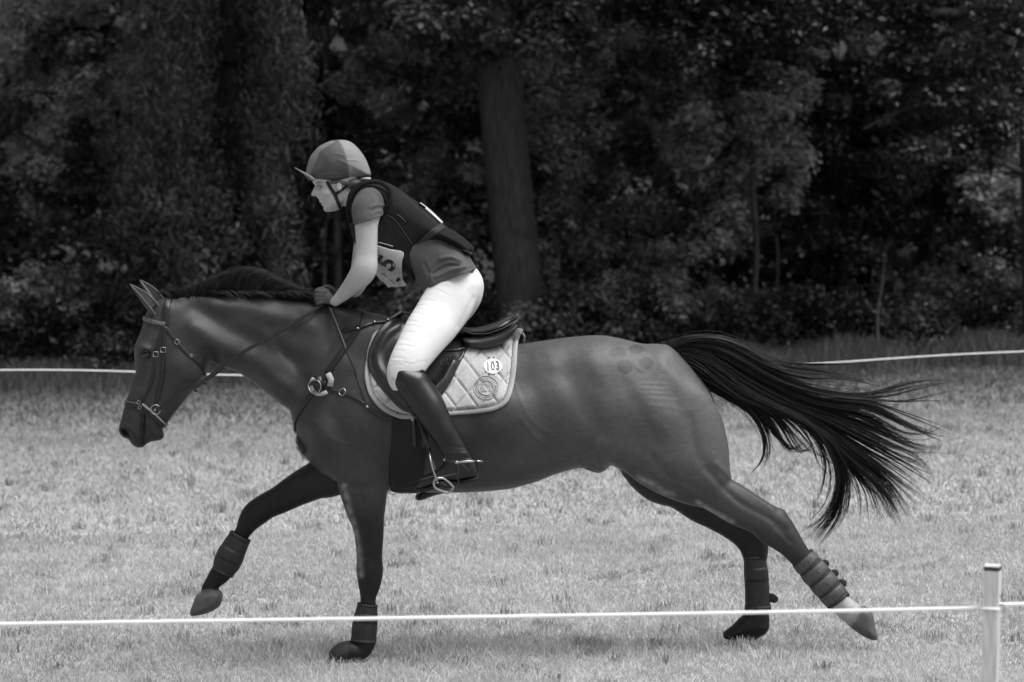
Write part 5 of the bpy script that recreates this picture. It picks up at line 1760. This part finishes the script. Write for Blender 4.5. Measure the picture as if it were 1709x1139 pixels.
mb.tube([np.array(M_ @ Vector(v)) for v in ((-.036, -.0255, L_ - .128), (.0355, -.0255, L_ - .128), (.0355, .0255, L_ - .128), (-.036, .0255, L_ - .128))], .0046, 8, closed=True)
x = mb.build("rope_loop", m_rope); adopt(x, post)
# ============================================================ WOOD
m_bark = mat("bark", .075, .9, .15, noise_amt=.4, noise_scale=9, stretch=(3, 3, .5), bump=.03, bump_scale=14)
m_bark2 = mat("pale_bark", .12, .8, .2, noise_amt=.3, noise_scale=14, stretch=(1, 1, .6), bump=.006, bump_scale=30)
def leafmat(name, rough=.33):
    return mat(name, rough=rough, spec=.5, attr='tone', trans=.32)
m_leaf = leafmat("broad_leaves")
m_needle = leafmat("needles", .6)
LK = 1.0
def leafmesh(C_, rad, n, size, tone, flat=.35, narrow=.5, up=.9, tjit=.35, hang=0.0):
    """C_ (k,3) clump centres, rad (k,) clump radii, n leaves in all"""
    C_ = np.asarray(C_, float); rad = np.asarray(rad, float)
    k = rng.choice(len(C_), n, p=rad ** 2 / (rad ** 2).sum())
    u = rng.normal(0, 1, (n, 3)); u /= np.linalg.norm(u, axis=1)[:, None]
    rr = rad[k] * rng.uniform(.15, 1.08, n) ** .55
    p = C_[k] + u * rr[:, None] * np.array([1, 1, 1 - flat])
    # small twig clusters
    cl = rng.normal(0, 1, (n // 7 + 1, 3)) * .06
    p += cl[rng.integers(0, len(cl), n)]
    N = u * .5 + rng.normal(0, .55, (n, 3)) + np.array([0, -.25, up])
    N /= np.linalg.norm(N, axis=1)[:, None]
    A = np.cross(N, rng.normal(0, 1, (n, 3))); 
    A[:, 2] -= hang; A /= np.linalg.norm(A, axis=1)[:, None]
    B = np.cross(N, A); B /= np.linalg.norm(B, axis=1)[:, None]
    s = size * rng.lognormal(0, .28, n)
    a = A * s[:, None]; b = B * (s * narrow)[:, None]
    fold = N * (s * .12)[:, None]
    V = np.stack([p - a * .5, p + b * .5 + fold - a * .05, p + a * .55, p - b * .5 + fold - a * .05], 1).reshape(-1, 3)
    F = np.arange(n * 4).reshape(-1, 4)
    ct = rng.lognormal(0, tjit, len(C_))
    t = tone * ct[k] * rng.lognormal(0, .30, n)
    return V, F, np.repeat(np.clip(t, .006, .42), 4)
def tree(name, label, cat, trunk, limbs=(), crown=(), bark=None, group=None, leaf=None):
    """trunk rows x,y,z,r; limbs list of such rows; crown list of leafmesh results"""
    t0 = np.asarray(trunk[0][:3], float)
    e = empty(name, (float(t0[0]), float(t0[1]), float(t0[2])))
    tag(e, label, cat, group)
    mb = MB()
    tr = spline(np.array(trunk, float), 5)
    seg = 20 if tr[0, 3] > .15 else 8
    mb.tube(tr[:, :3], tr[:, 3], seg)
    if tr[0, 3] > .15:
        V = np.array(mb.V)
        a = np.arctan2(V[:, 1] - t0[1], V[:, 0] - t0[0])
        r_ = 1 + .03 * np.sin(a * 5 + V[:, 2]) + .02 * np.sin(a * 9 + V[:, 2] * 2)
        cx_ = np.interp(V[:, 2], tr[:, 2], tr[:, 0]); cy_ = np.interp(V[:, 2], tr[:, 2], tr[:, 1])
        V[:, 0] = cx_ + (V[:, 0] - cx_) * r_; V[:, 1] = cy_ + (V[:, 1] - cy_) * r_
        mb.V = [tuple(v) for v in V]
    mb.build("trunk", bark or m_bark, e)
    for l in limbs:
        q = spline(np.array(l, float), 4)
        m2 = MB(); m2.tube(q[:, :3], q[:, 3], 7); m2.build("limb", bark or m_bark, e)
    if crown:
        Vs, Fs, Ts, off = [], [], [], 0
        for v, f, t in crown:
            Vs.append(v); Fs.append(f + off); Ts.append(t); off += len(v)
        o = mesh_obj("crown", np.concatenate(Vs), np.concatenate(Fs), leaf or m_leaf, None, False, {'tone': np.concatenate(Ts)})
        adopt(o, e)
    return e
def gz(x, y): return float(ground_z(x, y))
def base(px, y):
    """ground point under photo column px at depth y"""
    x = P(px, 590, y)[0]
    return np.array([x, y, gz(x, y)])
def cl_px(boxes, y0, y1, n, r0, r1):
    """clump centres inside photo boxes (x0,y0,x1,y1)"""
    C_, Rr = [], []
    ar = np.array([(b[2] - b[0]) * (b[3] - b[1]) for b in boxes], float); ar /= ar.sum()
    for _ in range(n):
        b = boxes[rng.choice(len(boxes), p=ar)]
        y = rng.uniform(y0, y1)
        p = P(rng.uniform(b[0], b[2]), rng.uniform(b[1], b[3]), y)
        r = rng.uniform(r0, r1)
        p[2] = max(p[2], gz(p[0], p[1]) + r * .5)
        C_.append(p); Rr.append(r)
    return np.array(C_), np.array(Rr)
def high(cx, cy, z0, z1, R_, n, nl=2200, tone=.05):
    z0 += 1.6; z1 += 1.2
    """crown clumps overhead, out of the frame but shading the wood"""
    th = rng.uniform(0, 2 * math.pi, n); rr = R_ * np.sqrt(rng.uniform(0, 1, n))
    C_ = np.stack([cx + rr * np.cos(th), cy + rr * np.sin(th), rng.uniform(z0, z1, n)], 1)
    return leafmesh(C_, rng.uniform(.9, 1.5, n), nl, .34, tone, narrow=.75)
def W3(px, py, y, r_px):
    p = P(px, py, y); return [p[0], p[1], p[2], r_px * S(y)]
def px_trunk(pts, y, topz=13, r_end=.12):
    rows = [W3(a, b, y, r) for a, b, r in pts]
    rows[0][2] = gz(rows[0][0], y) - .1
    a, b = np.array(rows[-2]), np.array(rows[-1])
    if topz > rows[-1][2]:
        k = (topz - b[2]) / (b[2] - a[2]); c = b + (b - a) * k * .8; c[2] = topz; c[3] = r_end
        rows.append(list(c))
    return rows

# 1 big oak
OY = 28.0
tr = px_trunk([(873, 606, 56), (871, 570, 45), (868, 520, 40), (857, 400, 38.5), (846, 280, 38), (838, 180, 37.5), (832, 90, 37), (828, 0, 37)], OY, 13)
tt_ = tr[-2]
tree("oak_tree", "thick straight trunked oak standing behind the rider at the wood's edge", "tree", tr,
     [[W3(835, 60, OY, 16), W3(880, 20, OY - .6, 13), W3(960, -20, OY - 1.4, 8), W3(1040, -10, OY - 2, 3)], [W3(830, 40, OY, 15), W3(780, 10, OY - .8, 11), W3(700, -15, OY - 1.5, 7), W3(640, 10, OY - 2, 3)]],
     [leafmesh(*cl_px([(690, -60, 1000, 70), (860, 40, 960, 95), (720, 40, 830, 95)], OY - 1.8, OY - .5, 60, .16, .36), 13000, .085, .070), high(tt_[0], OY + 1, 6, 12, 4, 40, 4000)])
# 2 weeping conifer, dark
HY = 27.0
tr = px_trunk([(398, 608, 30), (395, 480, 27), (390, 300, 25), (385, 120, 23), (382, 0, 22)], HY, 13, .08)
bough_l, bough_c, bough_r, bl_n = [], [], [], 0
for i in range(54):
    py = rng.uniform(-190, 330)
    sgn = rng.choice([-1, 1], p=[.6, .4])
    reach = rng.uniform(90, 190) * (1.0 if py < 250 else .8) * (1 if sgn < 0 else .72)
    drop = rng.uniform(120, 230)
    yy = HY + rng.uniform(-2.0, .8)
    x0 = 390
    pts = [W3(x0, py, HY, 5), W3(x0 + sgn * reach * .45, py - 8 + drop * .12, (HY + yy) / 2, 3.5), W3(x0 + sgn * reach * .8, py + drop * .5, yy, 2.2), W3(x0 + sgn * reach, py + drop, yy - .2, 1)]
    if i < 16: bough_l.append(pts)
    s = spline(np.array(pts), 7)[:, :3]
    for q in s[4:]:
        q = q.copy(); q[2] = max(q[2], .4)
        bough_c.append(q); bough_r.append(rng.uniform(.12, .28))
low = cl_px([(215, 300, 470, 500), (190, 240, 330, 430), (420, 330, 520, 470)], HY - 1.6, HY - .3, 70, .15, .34)
tree("conifer_tree", "dark weeping conifer with drooping boughs behind the horse's head", "tree", tr, bough_l,
     [leafmesh(bough_c, bough_r, 26000, .12, .036, flat=-.4, narrow=.16, up=.2, hang=1.3), leafmesh(*low, 17000, .085, .050, flat=-.1, narrow=.38, up=.5, hang=.8), high(P(385, 0, HY)[0], HY, 6.5, 12, 3.6, 40, 6000, .03)], leaf=m_needle, bark=mat("dark_conifer_bark", .014, .9, .1, noise_amt=.4, noise_scale=9, bump=.02, bump_scale=14))
# 3 right edge tree with long dark boughs
RY = 26.5
tr = px_trunk([(1738, 585, 30), (1732, 400, 27), (1726, 200, 25), (1722, 60, 24), (1719, -20, 23)], RY, 13, .1)
tree("broadleaf_tree", "dark trunk at the right edge with long shaded boughs reaching left", "tree", tr,
     [[W3(1708, 0, RY, 12), W3(1650, 12, RY - .8, 9), W3(1590, 22, RY - 1.4, 8), W3(1540, 14, RY - 1.8, 6), W3(1480, -12, RY - 2, 4)],
      [W3(1640, 15, RY - .8, 5), W3(1625, 50, RY - 1.2, 4), W3(1600, 75, RY - 1.5, 2), W3(1560, 90, RY - 1.7, 1)],
      [W3(1712, 180, RY, 8), W3(1640, 150, RY - .6, 5), W3(1540, 170, RY - 1.0, 3), W3(1440, 215, RY - 1.4, 1.5)],
      [W3(1712, 290, RY, 6), W3(1640, 262, RY - .6, 4), W3(1580, 266, RY - .9, 3), W3(1510, 268, RY - 1.2, 1.5)]],
     [leafmesh(*cl_px([(1290, -60, 1709, 60), (1480, 60, 1709, 180), (1500, 180, 1709, 260)], RY - 2.2, RY - .6, 95, .16, .40), 17000, .085, .032), high(P(1720, 0, RY)[0], RY + 1, 5.8, 12, 4, 45, 5500)])
# 4 hanging dark bough of a tree standing further right of the oak
DY = 25.0
tr = px_trunk([(1250, 560, 6), (1262, 420, 5.5), (1256, 300, 5), (1262, 160, 4.5), (1258, 20, 4)], DY + 4.5, 10, .05)
tree("broadleaf_tree", "slender tree with dark leafy bough hanging at the top right of the oak", "tree", tr,
     [[W3(1260, 30, DY + 4.5, 4), W3(1230, -20, DY + 2, 4), W3(1190, 20, DY + .5, 3), W3(1170, 80, DY, 2)]],
     [leafmesh(*cl_px([(1080, -60, 1300, 60), (1150, 40, 1290, 130), (1000, -60, 1120, 20)], DY - .5, DY + 1.2, 60, .14, .32), 13000, .085, .020), high(P(1260, 0, DY)[0], DY + 4, 5.5, 10, 3.5, 34, 5000)])  # very dark leaf tone paints this bough in shadow
# understorey trees: photo column, leaf boxes, depth, tone with painted light and shade, label
under = [
 (60, [(-60, -60, 150, 120), (-60, 100, 190, 330)], 29.5, .125, 15000, "brightly lit young tree at the far left edge of the wood"),
 (150, [(90, 60, 215, 240), (60, 200, 200, 420)], 30.5, .085, 9000, "young leafy tree left of the weeping conifer"),
 (305, [(230, 40, 380, 260), (250, 200, 380, 300)], 32.0, .055, 7000, "thin pale stemmed tree half hidden behind the weeping conifer"),
 (560, [(440, -60, 700, 160), (450, 150, 640, 330)], 31.5, .022, 13000, "shaded young tree standing above and behind the rider's helmet"),
 (700, [(610, 60, 800, 260), (690, 250, 805, 420)], 31.0, .080, 13000, "leafy young tree between the rider and the oak trunk"),
 (930, [(880, 60, 1000, 300), (885, 260, 990, 470)], 30.5, .110, 13000, "brightly lit sapling close at the right of the oak trunk"),
 (1040, [(960, 30, 1120, 260), (980, 240, 1130, 440)], 31.0, .075, 14000, "broad leafy young tree second to the right of the oak"),
 (1176, [(1110, 180, 1240, 420), (1100, 100, 1210, 240)], 30.0, .085, 13000, "thin dark stemmed young tree above the horse's rump"),
 (1290, [(1220, 100, 1360, 330), (1240, 130, 1330, 260)], 30.5, .105, 13000, "brightly lit tree with layered boughs above the horse's tail"),
 (1400, [(1310, 90, 1480, 330), (1330, 300, 1500, 470)], 31.5, .014, 13000, "dim leafy tree behind the start of the tail"),
 (1550, [(1450, 60, 1640, 330), (1500, 300, 1640, 460)], 31.5, .020, 13000, "shaded leafy tree over the streaming end of the tail"),
 (1665, [(1600, 150, 1760, 420), (1630, 380, 1760, 520)], 30.5, .062, 10000, "shaded leafy young tree near the right edge of the wood"),
]
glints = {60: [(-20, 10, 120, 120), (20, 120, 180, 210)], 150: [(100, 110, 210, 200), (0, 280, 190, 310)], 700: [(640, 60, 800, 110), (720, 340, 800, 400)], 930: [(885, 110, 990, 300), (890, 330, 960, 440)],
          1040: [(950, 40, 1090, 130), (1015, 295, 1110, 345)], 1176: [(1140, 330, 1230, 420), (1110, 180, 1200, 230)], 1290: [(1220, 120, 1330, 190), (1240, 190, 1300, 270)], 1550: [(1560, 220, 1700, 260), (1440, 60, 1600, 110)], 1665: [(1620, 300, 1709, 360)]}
for px, boxes, y, tone_, n, lab in under:
    b = base(px, y)
    r0 = .07 if px in (560, 1176) else .035
    top = P(px + 6, boxes[0][1], y)
    tr = [[*b, r0], [b[0] + .1, y, b[2] + (top[2] - b[2]) * .35, r0 * .8], [b[0] - .05, y, b[2] + (top[2] - b[2]) * .7, r0 * .6], [top[0], y, top[2] + .6, r0 * .3]]
    tr[0][2] -= .05
    C_, Rr = cl_px(boxes, y - 1.1, y + .9, max(26, int(n / 330)), .14, .40)
    lim = []
    for q in C_[rng.choice(len(C_), 5, replace=False)]:
        z = max(b[2] + .6, q[2] - rng.uniform(.5, 1.2))
        xx = np.interp(z, [t[2] for t in tr], [t[0] for t in tr])
        lim.append([[xx, y, z, r0 * .45], [(xx + q[0]) / 2, (y + q[1]) / 2, (z + q[2]) / 2 + .1, r0 * .3], [*q, .008]])
    hb = high(b[0], y + 1, 5.6, 9.5, 2.4, 16, 200 if tone_ > .07 else 1200)
    gl = [leafmesh(*cl_px(glints[px], y - 1.7, y - 1.1, 16, .10, .24), 1500, .085, .40, flat=.6, tjit=.3, up=1.2)] if px in glints else []  # glints of light painted as extra pale leaves
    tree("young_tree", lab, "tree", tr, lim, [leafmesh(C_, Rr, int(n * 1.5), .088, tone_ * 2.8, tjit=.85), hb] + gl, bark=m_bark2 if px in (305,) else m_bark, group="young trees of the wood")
# bare thin stems
for pts, y, lab, mt in (([(1464, 562, 2.6), (1465, 520, 2.4), (1472, 480, 2.0), (1474, 450, 1.6), (1478, 415, 1.0)], 26.0, "pale thin crooked sapling stem above the horse's tail", m_bark2),
                        ([(545, 600, 4), (543, 520, 3.6), (541, 420, 3), (545, 360, 2)], 28.5, "thin dark bare stem behind the rider's forearm", m_bark),
                        ([(566, 600, 7), (565, 520, 6.5), (563, 420, 6), (560, 300, 5)], 29.2, "dark bare trunk just behind the rider's elbow", m_bark)):
    rows = [W3(a, b, y, r) for a, b, r in pts]; rows[0][2] = gz(rows[0][0], y) - .05
    C_ = np.array([rows[-1][:3], rows[-2][:3]])
    tree("sapling", lab, "sapling", rows, (), [leafmesh(C_, np.array([.2, .12]), 160, .07, .05)], bark=mt, group="thin stems at the wood's edge")
# shrubs along the edge
shrubs = [
 (20, 470, 95, 27.5, .060, "rounded shrub in the lower left corner of the wood"), (95, 445, 90, 27.2, .068, "tall leafy shrub left of the horse's forehead"), (170, 470, 70, 27.0, .060, "leafy shrub just left of the horse's ears"),
 (255, 520, 60, 27.6, .035, "dark low shrub behind the horse's poll"), (340, 500, 70, 28.0, .030, "dark shrub behind the horse's mane"), (440, 495, 60, 28.0, .034, "dark shrub behind the middle of the neck"),
 (500, 520, 50, 27.4, .045, "low shrub behind the rider's glove"), (610, 500, 60, 28.5, .045, "shrub seen under the rider's chest"), (700, 480, 60, 28.0, .055, "shrub behind the rider's lap"), (780, 470, 50, 29.5, .070, "shrub left of the oak's foot"),
 (935, 480, 60, 27.4, .060, "shrub at the right foot of the oak"), (1010, 470, 70, 27.0, .062, "spreading shrub behind the saddle and loin"), (1090, 450, 75, 27.2, .064, "big shrub above the horse's croup"),
 (1170, 480, 70, 27.0, .070, "shrub above the root of the tail"), (1250, 500, 60, 27.2, .048, "low shrub right of the tail root"), (1330, 490, 70, 27.4, .020, "dark shrub left of the pale sapling"),
 (1420, 500, 65, 27.5, .020, "dark shrub around the foot of the pale sapling"), (1510, 490, 70, 27.6, .046, "shrub right of the pale sapling"), (1600, 470, 70, 27.6, .052, "shrub near the right edge"), (1690, 440, 70, 27.5, .070, "tallest shrub at the right edge"),
]
for px, ytop, hw, y, tone_, lab in shrubs:
    b = base(px, y); 
    C_, Rr = cl_px([(px - hw, ytop + 25, px + hw, 585), (px - hw * .7, ytop, px + hw * .7, ytop + 60)], y - .7, y + .7, 34, .12, .30)
    st = [[*b, .03], [b[0] + .05, y, b[2] + .5, .022], [b[0] - .06, y, b[2] + 1.0, .012]]
    tree("shrub", lab, "shrub", st, (), [leafmesh(C_, Rr, 6500, .072, tone_ * 1.5, tjit=.55)], group="shrubs along the wood's edge")
# the wood behind reads as one mass
Cw, Rw = [], []
for _ in range(520):
    y = rng.uniform(33, 44); x = rng.uniform(-13, 13)
    Cw.append([x, y, rng.uniform(.4, 9)]); Rw.append(rng.uniform(.5, 1.1))
v, f, t = leafmesh(Cw, Rw, 75000, .19, .045)
v3, f3, t3 = leafmesh([[sg * rng.uniform(9, 34), rng.uniform(27.5, 36), rng.uniform(.3, 8)] for sg in (-1, 1) for _ in range(260)], np.full(520, 1.2), 60000, .17, .05)
v2, f2, t2 = leafmesh([[rng.uniform(-38, 38), rng.uniform(36, 52), rng.uniform(.5, 13)] for _ in range(800)], np.full(800, 1.9), 75000, .38, .03, narrow=.8)
wd = mesh_obj("woodland", np.concatenate([v, v2, v3]), np.concatenate([f, f2 + len(v), f3 + len(v) + len(v2)]), m_leaf, None, False, {'tone': np.concatenate([t, t2, t3])})
tag(wd, "deep dark woodland foliage behind the front trees", "woodland", kind='stuff')
# weeds and long grass at the foot of the wood
v, f, t = leafmesh([[x, rng.uniform(25.6, 27.2), .16] for x in np.arange(-9.5, 9.5, .16)], np.full(119, .26), 26000, .085, .055, flat=.45, narrow=.4, up=.6)
n = 26000
x = rng.uniform(-9.5, 9.5, n); y = 26 - np.abs(rng.normal(0, 1.0, n)) * (1 + .4 * np.sin(x * .8)); h_ = rng.uniform(.06, .26, n) * (1 + .5 * np.sin(x * 1.7) ** 2) * (1 + (x > 2) * .3)
bs = np.stack([x, y, ground_z(x, y)], 1); le = np.stack([rng.normal(0, .3, n) * h_, rng.normal(0, .3, n) * h_, h_], 1); o_ = np.stack([np.full(n, .006), np.zeros(n), np.zeros(n)], 1)
gv_ = np.stack([bs - o_, bs + o_, bs + le + o_ * .2, bs + le - o_ * .2], 1).reshape(-1, 3)
wdg = mesh_obj("undergrowth", np.concatenate([v, gv_]), np.concatenate([f, np.arange(n * 4).reshape(-1, 4) + len(v)]), m_leaf, None, False, {'tone': np.concatenate([t, np.repeat(rng.uniform(.06, .16, n), 4)])})
tag(wdg, "weeds and long grass along the foot of the wood", "undergrowth", kind='stuff')
